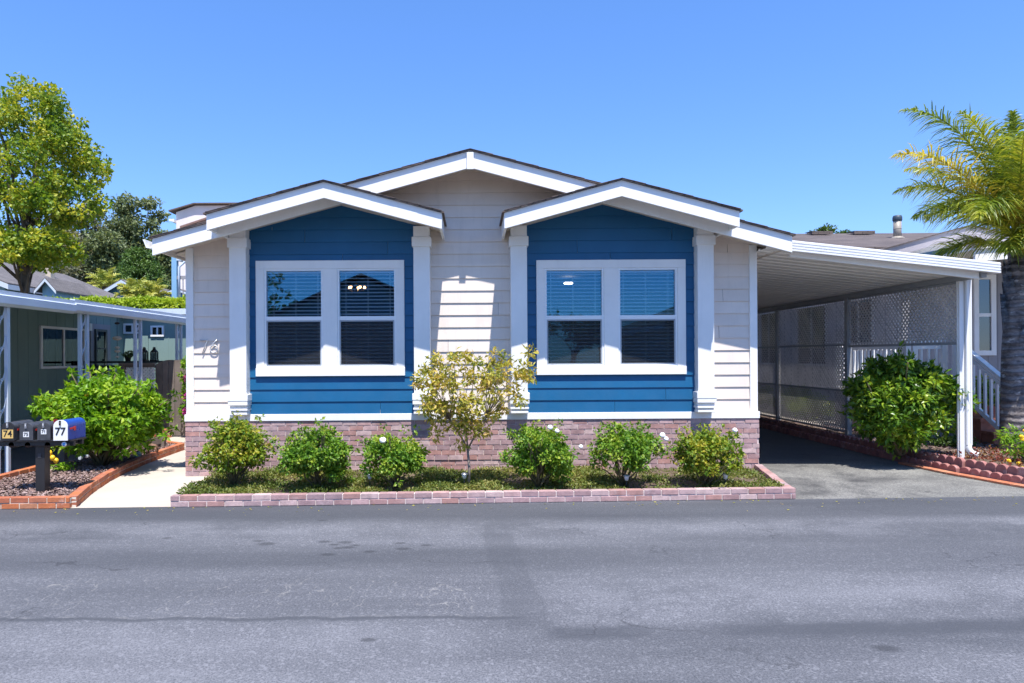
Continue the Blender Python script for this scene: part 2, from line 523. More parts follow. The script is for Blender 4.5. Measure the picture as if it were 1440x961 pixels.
M['leaf_palm_y'] = leaf_mat('yellow_palm_leaflet', [(0.16, 0.18, 0.02), (0.45, 0.38, 0.04), (0.62, 0.44, 0.06)], 1.2, 0.35, 0.4)
M['leaf_palm_far'] = leaf_mat('far_palm_leaf', [(0.18, 0.24, 0.04), (0.42, 0.45, 0.10), (0.62, 0.58, 0.18)], 0.8, 0.3)
M['leaf_red'] = leaf_mat('red_ground_leaf', [(0.10, 0.03, 0.02), (0.26, 0.06, 0.04), (0.24, 0.17, 0.04)], 3.0, 0.3)
M['leaf_far'] = leaf_mat('far_shrub_leaf', [(0.03, 0.07, 0.012), (0.07, 0.13, 0.02), (0.14, 0.2, 0.03)], 0.5, 0.3)
M['chip'] = brick_mat('bark_chip', [(0.14, 0.085, 0.075), (0.26, 0.17, 0.15), (0.38, 0.28, 0.26), (0.10, 0.06, 0.055)])
M['dirt'] = paint('dark_soil', (0.12, 0.085, 0.06), 0.95, 0.3, 5, 0.6, 40)
M['earth'] = paint('dry_ground', (0.17, 0.15, 0.09), 0.95, 0.3, 0.4, 0.3, 5)

# palm trunk: ringed, pale and dark patches
t = NT('palm_trunk_bark')
x, y, z = t.xyz()
ring = t.math('SINE', t.math('MULTIPLY', t.math('ADD', z, t.math('MULTIPLY', t.noise(3.0, 3), 0.12)), 58.0))
c = t.mix(t.ramp(t.noise(6, 5, 0.7, t.scaled(1, 1, 2.2)), 0.38, 0.62), (0.10, 0.085, 0.085), (0.27, 0.245, 0.24))
c = t.mix(t.ramp(t.noise(3.5, 4, 0.6, t.scaled(1.4, 1.4, 3.0)), 0.60, 0.68), c, (0.50, 0.48, 0.47))
c = t.mix(t.ramp(ring, 0.55, 1.0, 0, 0.5), c, (0.05, 0.04, 0.04))
M['palm_trunk'] = t.done(t.principled(c, 0.85, t.bump(t.math('ADD', ring, t.math('MULTIPLY', t.noise(40, 4), 2.0)), 0.5, 0.02)).outputs[0])

# ---- asphalt
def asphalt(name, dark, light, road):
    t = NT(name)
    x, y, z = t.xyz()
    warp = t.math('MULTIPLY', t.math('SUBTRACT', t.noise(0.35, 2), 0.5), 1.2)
    if road:
        # worn and sealed strips that run along the road
        base = t.noise(1.0, 5, 0.62, t.scaled(0.16, 0.95, 1))
        yy = t.math('ADD', y, t.math('MULTIPLY', warp, 0.25))
        def band(c, w, soft):
            d = t.math('ABSOLUTE', t.math('SUBTRACT', yy, c))
            return t.ramp(d, w, w + soft, 1.0, 0.0)
        f = t.ramp(base, 0.30, 0.70, 0.10, 0.75)
        f = t.math('MULTIPLY', f, t.math('SUBTRACT', 1.0, t.math('MULTIPLY', band(-2.25, 0.28, 0.28), 0.6)))
        f = t.math('MULTIPLY', f, t.math('SUBTRACT', 1.0, t.math('MULTIPLY', band(-4.0, 0.16, 0.3), 0.45)))
        f = t.math('ADD', f, t.math('MULTIPLY', band(-3.05, 0.1, 0.35), t.ramp(t.noise(0.9, 6, 0.72), 0.42, 0.58, 0.0, 0.34)))
        f = t.math('ADD', f, t.math('MULTIPLY', band(-5.0, 0.1, 0.45), t.math('MULTIPLY', t.ramp(x, 0.3, 0.75), t.ramp(t.noise(1.3, 6, 0.72), 0.36, 0.56, 0.08, 0.50))))
        f = t.math('ADD', f, t.math('MULTIPLY', band(-5.6, 0.12, 0.22), t.math('MULTIPLY', t.ramp(x, -0.2, 0.1, 1, 0), t.ramp(t.noise(1.6, 5, 0.65), 0.35, 0.65, 0.05, 0.36))))
        f = t.math('ADD', f, t.math('MULTIPLY', band(-6.3, 0.2, 0.35), t.ramp(t.noise(1.1, 5, 0.65), 0.35, 0.65, 0.0, 0.3)))
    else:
        f = t.math('MULTIPLY', t.ramp(t.noise(0.9, 6, 0.68, None, 0.6), 0.34, 0.66, 0.05, 1.0), t.ramp(t.math('ADD', y, warp), 0.2, 1.6, 1.0, 0.12))  # worn pale patches; colour darkened further back to deepen the carport shade
    # grain: small pale stones that show through where the seal is worn
    g = t.noise(80, 4, 0.9)
    g2 = t.n('TexVoronoi', {'Vector': t.pos(), 'Scale': 60.0}).outputs[0]
    st = t.n('TexVoronoi', {'Vector': t.pos(), 'Scale': 62.0}).outputs[1]
    stone = t.ramp(t.n('SeparateColor', {0: st}).outputs[0], 0.80, 0.95)
    grain = t.math('MULTIPLY', t.math('SUBTRACT', g, 0.5), t.math('ADD', 0.9, t.math('MULTIPLY', f, 4.4)))
    grain = t.math('ADD', grain, t.math('MULTIPLY', stone, t.math('ADD', 0.03, t.math('MULTIPLY', f, 0.62))))
    pit = t.ramp(g2, 0.05, 0.35, 0.86, 1.0)
    f = t.math('ADD', t.math('MULTIPLY', f, 0.80), grain, clamp=True)
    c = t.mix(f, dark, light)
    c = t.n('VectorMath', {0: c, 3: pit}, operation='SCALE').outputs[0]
    if road:
        # tar-sealed joints
        wob = t.math('MULTIPLY', t.math('SUBTRACT', t.noise(2.6, 6, 0.7), 0.5), 0.17)
        def strip(v, c0, w, soft):
            return t.ramp(t.math('ABSOLUTE', t.math('SUBTRACT', t.math('ADD', v, wob), c0)), w, w + soft, 1, 0)
        lj = t.math('MULTIPLY', strip(y, -5.28, 0.012, 0.03), t.ramp(x, 0.25, 0.4, 1, 0))
        rj = t.math('MULTIPLY', strip(t.math('ADD', y, t.math('MULTIPLY', x, -0.03)), -5.55, 0.055, 0.09), t.math('MULTIPLY', t.ramp(x, 0.3, 0.5), t.ramp(t.noise(1.1, 3), 0.36, 0.5, 0.35, 1)))
        vj = t.math('MULTIPLY', strip(t.math('ADD', x, t.math('MULTIPLY', y, 0.06)), 0.02, 0.12, 0.03), t.math('MULTIPLY', t.ramp(y, -5.6, -5.4), t.ramp(y, -3.3, -2.7, 1, 0)))
        tar = t.math('MAXIMUM', lj, t.math('MAXIMUM', rj, t.math('MULTIPLY', vj, 0.42)))
        c = t.mix(t.math('MULTIPLY', tar, 0.75), c, tuple(d * 1.05 for d in dark))
        # pale mineral-filled cracks beside the left joint
        vv = t.n('VectorMath', {0: t.scaled(1.9, 0.75, 1), 1: t.n('VectorMath', {0: t.n('TexNoise', {'Vector': t.pos(), 'Scale': 3.5, 'Detail': 3.0}).outputs[1], 1: (0.55, 0.55, 0)}, operation='MULTIPLY').outputs[0]}, operation='ADD').outputs[0]
        ed = t.n('TexVoronoi', {'Vector': vv, 'Scale': 3.4, 'Randomness': 1.0}, feature='DISTANCE_TO_EDGE').outputs[0]
        mk = t.math('MULTIPLY', t.ramp(y, -5.25, -5.1), t.ramp(y, -4.6, -4.3, 1, 0))
        mk = t.math('MULTIPLY', mk, t.ramp(x, 0.0, 0.4, 1, 0))
        mk = t.math('MULTIPLY', mk, t.ramp(t.noise(2.2, 3), 0.40, 0.56))
        ck = t.math('MULTIPLY', t.ramp(ed, 0.004, 0.030, 1, 0), mk)
        ck2 = t.math('MULTIPLY', t.math('MULTIPLY', strip(y, -5.245, 0.004, 0.012), t.ramp(t.noise(6, 3), 0.42, 0.55)), t.ramp(x, 0.25, 0.4, 1, 0))
        ck = t.math('MAXIMUM', ck, t.math('MULTIPLY', ck2, 0.5))
        c = t.mix(t.math('MULTIPLY', t.math('MULTIPLY', ck, t.ramp(t.noise(14, 3, 0.7), 0.42, 0.62)), 0.36), c, (0.40, 0.38, 0.35))
        # a few hairline dark cracks anywhere
        ed2 = t.n('TexVoronoi', {'Vector': t.n('VectorMath', {0: t.scaled(0.5, 0.8, 1), 1: t.n('VectorMath', {0: t.n('TexNoise', {'Vector': t.pos(), 'Scale': 2.0, 'Detail': 4.0}).outputs[1], 1: (0.7, 0.7, 0)}, operation='MULTIPLY').outputs[0]}, operation='ADD').outputs[0], 'Scale': 0.9}, feature='DISTANCE_TO_EDGE').outputs[0]
        hk = t.math('MULTIPLY', t.ramp(ed2, 0.0015, 0.006, 1, 0), t.ramp(t.noise(0.8, 2), 0.5, 0.6))
        c = t.mix(t.math('MULTIPLY', hk, 0.5), c, tuple(d * 0.45 for d in dark))
        # oil drips
        drops = None
        for (px, py, r) in [(362, 761, .03), (373, 765, .055), (455, 762, .04), (468, 766, .03), (484, 763, .045), (474, 771, .03), (459, 780, .04), (487, 770, .04), (518, 776, .035), (498, 767, .025), (562, 764, .03), (565, 772, .04), (598, 767, .03), (452, 732, .03), (233, 757, .03), (515, 900, .03), (1243, 912, .045)]:
            p = G(px, py)
            d = t.n('VectorMath', {0: t.n('VectorMath', {0: t.pos(), 1: tuple(p)}, operation='SUBTRACT').outputs[0], 1: (0.6, 1.0, 0)}, operation='MULTIPLY').outputs[0]
            d = t.n('VectorMath', {0: d}, operation='LENGTH').outputs[1]
            d = t.math('ADD', d, t.math('MULTIPLY', t.math('SUBTRACT', g, 0.5), 0.03))
            k = t.ramp(d, r * 0.6, r * 1.3, 1, 0)
            drops = k if drops is None else t.math('MAXIMUM', drops, k)
        c = t.mix(t.math('MULTIPLY', drops, 0.55), c, tuple(d * 0.5 for d in dark))
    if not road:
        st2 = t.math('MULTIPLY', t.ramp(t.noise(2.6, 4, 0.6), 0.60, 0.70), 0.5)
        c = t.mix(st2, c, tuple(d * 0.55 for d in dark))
    h = t.math('ADD', g, t.math('MULTIPLY', g2, 0.6))
    return t.done(t.principled(c, t.ramp(f, 0, 1, 0.78, 0.92), t.bump(h, 0.45, 0.006), spec=0.35).outputs[0])
M['road'] = asphalt('road_asphalt', (0.052, 0.056, 0.066), (0.190, 0.193, 0.212), True)
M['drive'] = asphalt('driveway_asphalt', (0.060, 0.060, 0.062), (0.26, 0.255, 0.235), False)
t = NT('path_concrete')
c = t.mix(t.ramp(t.noise(0.9, 5, 0.65), 0.35, 0.7), (0.43, 0.375, 0.32), (0.50, 0.45, 0.395))
c = t.mix(t.ramp(t.noise(60, 3), 0.60, 0.75, 0, 0.35), c, (0.36, 0.31, 0.26))
M['concrete'] = t.done(t.principled(c, 0.85, t.bump(t.noise(120, 3), 0.25, 0.004)).outputs[0])
# ------------------------------------------------------------------ ground, road, driveway, path, hill
def sheet(name, poly, z, mat, res=None):
    mb = MB()
    mb.add([(x, y, z) for x, y in poly], [list(range(len(poly)))])
    return mb.build(name, mat, kind='structure')
def edge_y(x): return -1.925 + 0.035 * x
sheet('ground', [(-300, -120), (300, -120), (300, 400), (-300, 400)], -0.02, M['earth'])
sheet('road', [(-70, -13.5), (70, -13.5), (70, edge_y(30)), (9, edge_y(9)), (3.7, edge_y(3.7)), (-3.4, edge_y(-3.4) + .03), (-6, edge_y(-6) + .05), (-70, edge_y(-30))], 0.0, M['road'])
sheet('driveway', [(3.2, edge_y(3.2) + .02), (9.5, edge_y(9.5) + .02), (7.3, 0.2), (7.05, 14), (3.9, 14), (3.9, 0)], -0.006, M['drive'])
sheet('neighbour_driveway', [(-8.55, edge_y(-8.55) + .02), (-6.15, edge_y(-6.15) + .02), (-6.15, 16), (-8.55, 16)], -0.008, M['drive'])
sheet('path', [(-4.75, edge_y(-4.5) + .02), (-3.1, edge_y(-3.1) + .02), (-3.4, -0.3), (-3.9, 5.5), (-7.2, 5.5), (-6.2, 3.4), (-5.4, 2.5), (-5.2, 0)], 0.004, M['concrete'])
def hill_h(x, y):
    u = np.clip((y - 42) / 90.0, 0, 1); u = u * u * (3 - 2 * u)
    w = np.clip((-x - 2) / 30.0, 0, 1); w = w * w * (3 - 2 * w)
    return 16.0 * u * w
nx, ny = 50, 40
xs = np.linspace(-160, 0, nx); ys = np.linspace(40, 160, ny)
gx, gy = np.meshgrid(xs, ys)
gz = hill_h(gx, gy) - 0.05 + 0.5 * np.sin(gx * .31) * np.sin(gy * .23) * (hill_h(gx, gy) > .3)
V = np.stack([gx, gy, gz], -1).reshape(-1, 3)
ii = (np.arange(ny - 1)[:, None] * nx + np.arange(nx - 1)[None]).ravel()
o = np_mesh('hill', V, np.stack([ii, ii + 1, ii + nx + 1, ii + nx], -1), M['earth'], smooth=True)
o['kind'] = 'structure'

# ------------------------------------------------------------------ the house
house = thing('manufactured_house', 'cream manufactured house with two blue gabled bays, white columns and rose brick base', 'house', (0, 0, 0))
MX, MZ, SL = -0.02, 4.385, 0.27
XL, XR = -4.0, 3.97
ROOFY = 17.0
def main_top(x): return MZ - SL * abs(x - MX)

def siding(mb, xl, xr, z0, top, y, pitch, holes=(), proj=0.018):
    """lap boards; xl, xr: numbers; top: function x -> z of the roof underside (or None); holes: (x0, x1, z0, z1)"""
    zmax = top[1]
    jr = random.Random(int(xl * 100) + int(y * 1000))
    k = 0
    while z0 + k * pitch < zmax:
        a = z0 + k * pitch
        jx = jr.uniform(xl, xr)
        cuts = sorted({a, a + pitch} | {h for ho in holes for h in (ho[2], ho[3]) if a < h < a + pitch} | ({top[2]} if a < top[2] < a + pitch else set()))
        for s0, s1 in zip(cuts, cuts[1:]):
            s1c = min(s1, zmax - 0.005)
            if s1c <= s0: continue
            def xr_at(z):
                if z <= top[2]: return xl, xr
                w0 = (top[1] - z) / SL
                return max(xl, top[0] - w0), min(xr, top[0] + w0)
            def yo(z): return y - proj + (proj - 0.002) * (z - a) / pitch
            l0, r0 = xr_at(s0); l1, r1 = xr_at(s1c)
            segs = [(l0, r0, l1, r1)]
            for ho in holes:
                if ho[2] <= s0 + 1e-6 and ho[3] >= s1 - 1e-6:
                    ns = []
                    for g in segs:
                        if ho[1] <= g[0] or ho[0] >= g[1]: ns.append(g); continue
                        if ho[0] > g[0]: ns.append((g[0], ho[0], g[2], ho[0]))
                        if ho[1] < g[1]: ns.append((ho[1], g[1], ho[1], g[3]))
                    segs = ns
            segs = [h for g in segs for h in ([(g[0], jx - .002, g[2], jx - .002), (jx + .002, g[1], jx + .002, g[3])] if max(g[0], g[2]) + .25 < jx < min(g[1], g[3]) - .25 else [g])]
            for g in segs:
                vs = [(g[0], yo(s0), s0), (g[1], yo(s0), s0), (g[3], yo(s1c), s1c), (g[2], yo(s1c), s1c)]
                fs = [(0, 1, 2, 3)]
                if abs(s0 - a) < 1e-6:
                    vs += [(g[0], y + 0.004, s0), (g[1], y + 0.004, s0)]
                    fs.append((4, 5, 1, 0))
                mb.add(vs, fs)
        k += 1

WINS = []
lw = P(360, 367, -.09), P(569, 528.5, -.09)
rw = P(755, 366, -.09), P(965, 526.5, -.09)
BAYS = []
for (w, apex, c0, c1) in ((lw, -1.886, (320.5, 348), (580, 607)), (rw, 1.911, (717, 744), (980, 1007))):
    x0, x1, z0, z1 = w[0].x, w[1].x, w[1].z, w[0].z
    colA = ((c0[0] - 665) / 102.4, (c0[1] - 665) / 102.4)
    colB = ((c1[0] - 665) / 102.4, (c1[1] - 665) / 102.4)
    BAYS.append(dict(win=(x0, x1, z0, z1), apex=apex, A=colA, B=colB))
Z_SID = 0.865
hole_list = [(b['win'][0] + .05, b['win'][1] - .05, b['win'][2] + .05, b['win'][3] - .05) for b in BAYS]
mb = MB()
siding(mb, XL, XR, Z_SID, (MX, MZ - 0.10, MZ - 0.10 - SL * 3.98), 0.0, 0.1715, hole_list)
wall = mb.build('front_wall', M['cream'], house)
mb = MB()
mb.box(XL, XL + .03, 0.03, ROOFY - .3, 0.05, 3.25); mb.box(XR - .03, XR, 0.03, ROOFY - .3, 0.05, 3.25)
for x, s in ((XL, -1), (XR, 1)):
    for k in range(14):
        a = Z_SID + k * 0.1715
        q = [(x, a), (x + s * .015, a), (x + s * .002, a + .1715), (x, a + .1715)]
        mb.prism_y(q, 0.05, ROOFY - .3)
mb.prism_y([(XL, .05), (XR, .05), (XR, 3.2), (MX, 4.2), (XL, 3.2)], ROOFY - .35, ROOFY - .3)
mb.build('side_walls', M['cream'], house)
for b in BAYS:
    mb = MB()
    xl, xr = b['A'][1] - .1, b['B'][0] + .1
    top = (b['apex'], 3.91 - 0.10, 3.91 - 0.10 - SL * 0.5 * (xr - xl))
    top = (0.5 * (xl + xr) if abs(0.5 * (xl + xr) - b['apex']) > .2 else b['apex'], top[1], top[2])
    x0, x1, z0, z1 = b['win']
    siding(mb, xl, xr, Z_SID, top, -0.05, 0.1715, [(x0 + .05, x1 - .05, z0 + .05, z1 - .05)], 0.017)
    mb.build('bay_wall', M['blue'], house)
# corner boards and the white band above the brick
for x0, x1 in ((XL - .02, XL + .085), (XR - .085, XR + .02)):
    mb = MB()
    mb.box(x0, x1, -.035, .06, Z_SID, main_top((x0 + x1) / 2) - .12)
    mb.build('corner_board', M['white'], house, bevel=.004)
mb = MB()
mb.box(XL - .03, XR + .03, -.078, .05, .770, Z_SID)
mb.box(XL - .03, XL, .05, ROOFY - .3, .770, Z_SID); mb.box(XR, XR + .03, .05, ROOFY - .3, .770, Z_SID)
mb.build('base_band', M['white'], house, bevel=.004)
# brick skirt, course by course
rng = random.Random(5)
mb = MB()
mb.cur = 1
mb.box(XL - .02, XR + .02, -.052, .03, .0, .7695)
mb.cur = 0
H = .070
for c in range(11):
    z = 0.0 + c * H
    x = XL - .025 - (.1 if c % 2 else 0)
    while x < XR + .02:
        L = .2 + rng.uniform(-.006, .006)
        a, b2 = max(x, XL - .025), min(x + L - .011, XR + .025)
        if b2 - a > .02:
            d = rng.uniform(-.004, .004)
            if c == 3 and -0.75 < x < .45: d -= .012                 # the course that sticks out by the small tree
            mb.box(a, b2, -.062 + d, -.03, z + .005 + rng.uniform(-.0015, .0015), z + H - .005)
        x += L
# left and right returns
for c in range(11):
    for xx, s in ((XL - .025, 1), (XR + .025, -1)):
        y = -.03 + (.1 if c % 2 else 0)
        while y < 8:
            mb.box(min(xx, xx + s * .05), max(xx, xx + s * .05), y, y + .189, c * H + .005, (c + 1) * H - .005)
            y += .2
mb.build('brick_skirt', [M['brick_rose'], M['mortar_rose']], house)

# columns
for b in BAYS:
    for (cx0, cx1), inner in ((b['A'], 1), (b['B'], -1)):
        mb = MB()
        ztop = 3.895 - SL * 1.42 - .16
        mb.box(cx0 + .02, cx1 - .02, -.215, .02, 1.13, ztop + .1)
        mb.box(cx0, cx1, -.235, .02, 3.17, 3.30); mb.box(cx0 + .008, cx1 - .008, -.228, .02, 3.305, ztop - .06)
        mb.box(cx0 + .012, cx1 - .012, -.222, .02, 3.30, 3.305)
        o = mb.build('column', M['white'], house, bevel=.006)
        mb = MB()
        mb.box(cx0 - .005, cx1 + .005, -.245, .02, 1.06, 1.15); mb.box(cx0 - .0, cx1 + .0, -.240, .02, 1.00, 1.0595)
        mb.box(cx0 + .012, cx1 - .012, -.195, .02, .955, .9995); mb.box(cx0 + .006, cx1 - .006, -.228, .02, .925, .9545)
        mb.box(cx0 + .02, cx1 - .02, -.185, .02, .90, .9245); mb.box(cx0 + .012, cx1 - .012, -.218, .02, .868, .8995)
        mb.build('column_base', M['white'], o, bevel=.004)

# windows
def window(parent, x0, x1, z0, z1, yw):
    W = .115
    mb = MB()
    yf = yw - .042
    mb.box(x0, x1, yf, yw + .02, z1 - W, z1)
    mb.box(x0 - .004, x1 + .004, yf - .008, yw + .02, z0, z0 + W)
    mid = (x0 + x1) / 2
    for a, c in ((x0, x0 + W), (mid - .10, mid + .10), (x1 - W, x1)):
        mb.box(a, c, yf + .002, yw + .02, z0 + W, z1 - W)
    win = mb.build('window', M['white'], parent, bevel=.004)
    for a, c in ((x0 + W, mid - .10), (mid + .10, x1 - W)):
        zb, zt = z0 + W, z1 - W
        zm = zb + (zt - zb) * .498
        fw = .028
        mb = MB()
        y0, y1 = yw - .028, yw + .05
        mb.box(a, a + fw, y0, y1, zb, zt); mb.box(c - fw, c, y0, y1, zb, zt)
        mb.box(a + fw, c - fw, y0, y1, zt - fw, zt); mb.box(a + fw, c - fw, y0, y1, zb, zb + fw)
        mb.box(a + fw, c - fw, y0 + .004, y1 - .004, zm - .026, zm + .030)
        mb.build('sash', M['vinyl'], win, bevel=.003)
        for (q0, q1, yy) in ((zm + .028, zt - fw, yw + .012), (zb + fw, zm - .024, yw + .034)):
            mb = MB(); mb.box(a + fw - .003, c - fw + .003, yy, yy + .006, q0 - .003, q1 + .003)
            mb.build('pane', M['glass'], win)
        mb = MB()
        g = .016
        y2, y3 = yw - .020, yw - .006
        X0, X1, Z0, Z1 = a + fw + .002, c - fw - .002, zb + fw + .002, zm - .028
        mb.box(X0, X0 + g, y2, y3, Z0, Z1); mb.box(X1 - g, X1, y2, y3, Z0, Z1)
        mb.box(X0 + g, X1 - g, y2, y3, Z0, Z0 + g); mb.box(X0 + g, X1 - g, y2, y3, Z1 - g, Z1)
        mb.box(X0 + .07, X0 + .10, y2 - .006, y2, Z0 + .002, Z0 + .012); mb.box(X1 - .10, X1 - .07, y2 - .006, y2, Z0 + .002, Z0 + .012)
        mb.cur = 1
        mb.quad((X0 + g, yw - .013, Z0 + g), (X1 - g, yw - .013, Z0 + g), (X1 - g, yw - .013, Z1 - g), (X0 + g, yw - .013, Z1 - g))
        mb.build('insect_screen', [M['screenframe'], M['screen']], win)
        mb = MB()
        rr = random.Random(int(a * 100))
        z = zt - .07
        mb.box(a + .01, c - .01, yw + .075, yw + .125, zt - .05, zt)
        while z > zb + .03:
            ti = R(21 + rr.uniform(-2, 2)); wv = .024
            yc = yw + .10
            q = [(yc - wv * math.cos(ti), z - wv * math.sin(ti)), (yc, z + .003), (yc + wv * math.cos(ti), z + wv * math.sin(ti)), (yc + wv * math.cos(ti), z + wv * math.sin(ti) - .0025), (yc, z - .0005), (yc - wv * math.cos(ti), z - wv * math.sin(ti) - .0025)]
            mb.prism_x(q[::-1], a + .012, c - .012)
            z -= .0505
        for fx in (.12, .5, .88):
            xx = a + (c - a) * fx
            mb.box(xx - .0015, xx + .0015, yw + .074, yw + .076, zb + .02, zt - .05)
            mb.box(xx - .0015, xx + .0015, yw + .125, yw + .127, zb + .02, zt - .05)
        mb.box(a + .012, c - .012, yw + .08, yw + .12, zb + .008, zb + .028)
        mb.build('blind', M['slat'], win)
    return win
for b in BAYS:
    window(house, *b['win'], -.05)
# the rooms behind the windows
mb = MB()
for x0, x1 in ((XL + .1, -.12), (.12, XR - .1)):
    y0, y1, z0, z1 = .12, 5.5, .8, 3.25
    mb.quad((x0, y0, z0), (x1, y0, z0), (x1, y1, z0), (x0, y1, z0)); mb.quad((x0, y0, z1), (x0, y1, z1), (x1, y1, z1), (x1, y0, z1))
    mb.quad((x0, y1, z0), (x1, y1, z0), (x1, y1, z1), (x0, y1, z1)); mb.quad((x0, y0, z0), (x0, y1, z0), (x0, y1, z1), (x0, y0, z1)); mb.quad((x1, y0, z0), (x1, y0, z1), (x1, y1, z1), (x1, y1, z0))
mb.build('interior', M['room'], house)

# roofs
def slope_poly(ax, az, half, t0, t1, xe0=None, xe1=None):
    """band between t0 and t1 below a gable line"""
    l, r = (ax - half, ax + half)
    zl = az - SL * half
    return [(l, zl - t1), (ax, az - t1), (r, zl - t1), (r, zl - t0), (ax, az - t0), (l, zl - t0)]
def band(mb, ax, az, hl, hr, t0, t1, y0, y1):
    l, r = ax - hl, ax + hr
    mb.prism_y([(l, az - SL * hl - t1), (ax, az - t1), (ax, az - t0), (l, az - SL * hl - t0)], y0, y1)
    mb.prism_y([(ax, az - t1), (r, az - SL * hr - t1), (r, az - SL * hr - t0), (ax, az - t0)], y0, y1)
def roof(name, ax, az, hl, hr, yf, yb, fas, lip=.035, side=(1, 1), depthlist=None):
    mb = MB()
    band(mb, ax, az, hl + .03, hr + .03, 0, .018, yf - lip, yb)
    # ragged shingle ends along the rake
    rr = random.Random(int(ax * 100))
    for s, h in ((-1, hl), (1, hr)):
        u = 0
        while u < h:
            L = .3
            x0, x1 = ax + s * u, ax + s * min(u + L, h + .03)
            dz = .009
            z0, z1 = az - SL * abs(x0 - ax), az - SL * abs(x1 - ax)
            pts = [(x0, z0), (x1, z1), (x1, z1 + dz), (x0, z0 + .002)]
            if s < 0: pts = pts[::-1]
            mb.prism_y(pts, yf - lip - .004 - rr.uniform(0, .006), yb)
            u += L
    rf = mb.build(name, M['shingle'], house)
    mb = MB()
    band(mb, ax, az - .0185, hl, hr, 0, fas, yf, yf + .04)
    mb.build('fascia', M['white'], rf, bevel=.003)
    mb = MB()
    band(mb, ax, az - .019, hl - .002, hr - .002, .0, .10, yf + .041, min(yb, 0.02) if yb > 1 else yb)
    mb.build('soffit', M['cream'], rf)
    return rf
r = roof('main_roof', MX, MZ, 4.2, 4.24, -.6, ROOFY, .222)
mb = MB()                                                          # ridge beam end, eave boards along the sides
mb.box(MX - .045, MX + .045, -.635, -.597, MZ - .27, MZ - .05)
mb.build('ridge_trim', M['white'], r, bevel=.004)
mb = MB()
for x0, x1 in ((MX - 4.2, MX - 4.16), (MX + 4.2, MX + 4.24)):
    zt = main_top((x0 + x1) / 2) - .02
    mb.box(x0, x1, -.558, ROOFY, zt - .16, zt)
for x0, x1 in ((MX - 4.158, XL - .02), (XR + .02, MX + 4.198)):
    za, zb = main_top(x0) - .13, main_top(x1) - .13
    mb.prism_y([(x0, za - .02), (x1, zb - .02), (x1, zb), (x0, za)], .021, ROOFY)
mb.build('eave_board', M['cream'], r)
mb = MB()
gx = MX - 4.201
zt = main_top(gx) - .03
mb.prism_y([(gx - .10, zt - .03), (gx - .07, zt - .11), (gx, zt - .12), (gx, zt - .11), (gx - .065, zt - .10), (gx - .09, zt), (gx - .115, zt)][::1], -.62, ROOFY)
mb.build('gutter', M['metal_white'], r)
for b in BAYS:
    ax = b['apex']
    rf = roof('bay_roof', ax, 3.91, 1.5, 1.5, -.9, 0.03, .205)
    for s in (-1, 1):
        x = ax + s * 1.5
        zt = 3.91 - SL * 1.5 - .02
        mb = MB()
        mb.box(min(x, x - s * .035), max(x, x - s * .035), -.859, .0, zt - .19, zt)
        mb.build('side_fascia', M['white'], rf, bevel=.003)
# house number
num = MB()
def dig(poly, r=.0105):
    num.tube([(p[0], -.036, p[1]) for p in poly], .0085, 8)
nb = P(280, 497, -.07); s = .0098
dig([(nb.x + .0, nb.z + .185), (nb.x + .105, nb.z + .185), (nb.x + .075, nb.z + .11), (nb.x + .035, nb.z + .0)])
num.build('house_number', M['nickel'], house)
num = MB()
cx, cz, rr_ = nb.x + .195, nb.z + .058, .052
pts = [(cx + .045, nb.z + .19), (cx + .005, nb.z + .15), (cx - .035, nb.z + .10)]
pts += [(cx + rr_ * math.cos(a), cz + rr_ * math.sin(a)) for a in np.linspace(R(165), R(165 + 360), 22)]
dig(pts)
num.build('house_number', M['nickel'], house)
# light fittings seen through the glass
ch = thing('chandelier', 'small lit chandelier hanging inside behind the left bay blinds', 'chandelier', tuple(P(502, 408, 1.6)))
c0 = P(502, 408, 1.6)
mb = MB(); mb.tube([c0, (c0.x, c0.y, 3.25)], .008)
for k in range(5):
    a = k * 2 * math.pi / 5 + .3
    e = c0 + Vector((.13 * math.cos(a), .13 * math.sin(a), .01))
    mb.tube([c0, c0 + Vector((.07 * math.cos(a), .07 * math.sin(a), -.03)), e], .006)
mb.build('arm', M['iron'], ch)
for k in range(5):
    a = k * 2 * math.pi / 5 + .3
    mb = MB(); mb.ball(c0 + Vector((.13 * math.cos(a), .13 * math.sin(a), .04)), .022, (1, 1, 1.2)); mb.build('bulb', M['bulb'], ch)
c1 = P(800, 400, 4.2)
mb = MB(); mb.lathe((c1.x, c1.y, c1.z), [(.02, 0), (.085, .008), (.095, .02), (.07, .045)], 20)
cl = mb.build('ceiling_lamp', M['bulb_white'], base=tuple(c1))
tag(cl, 'round white ceiling lamp glowing behind the right bay blinds', 'ceiling lamp')
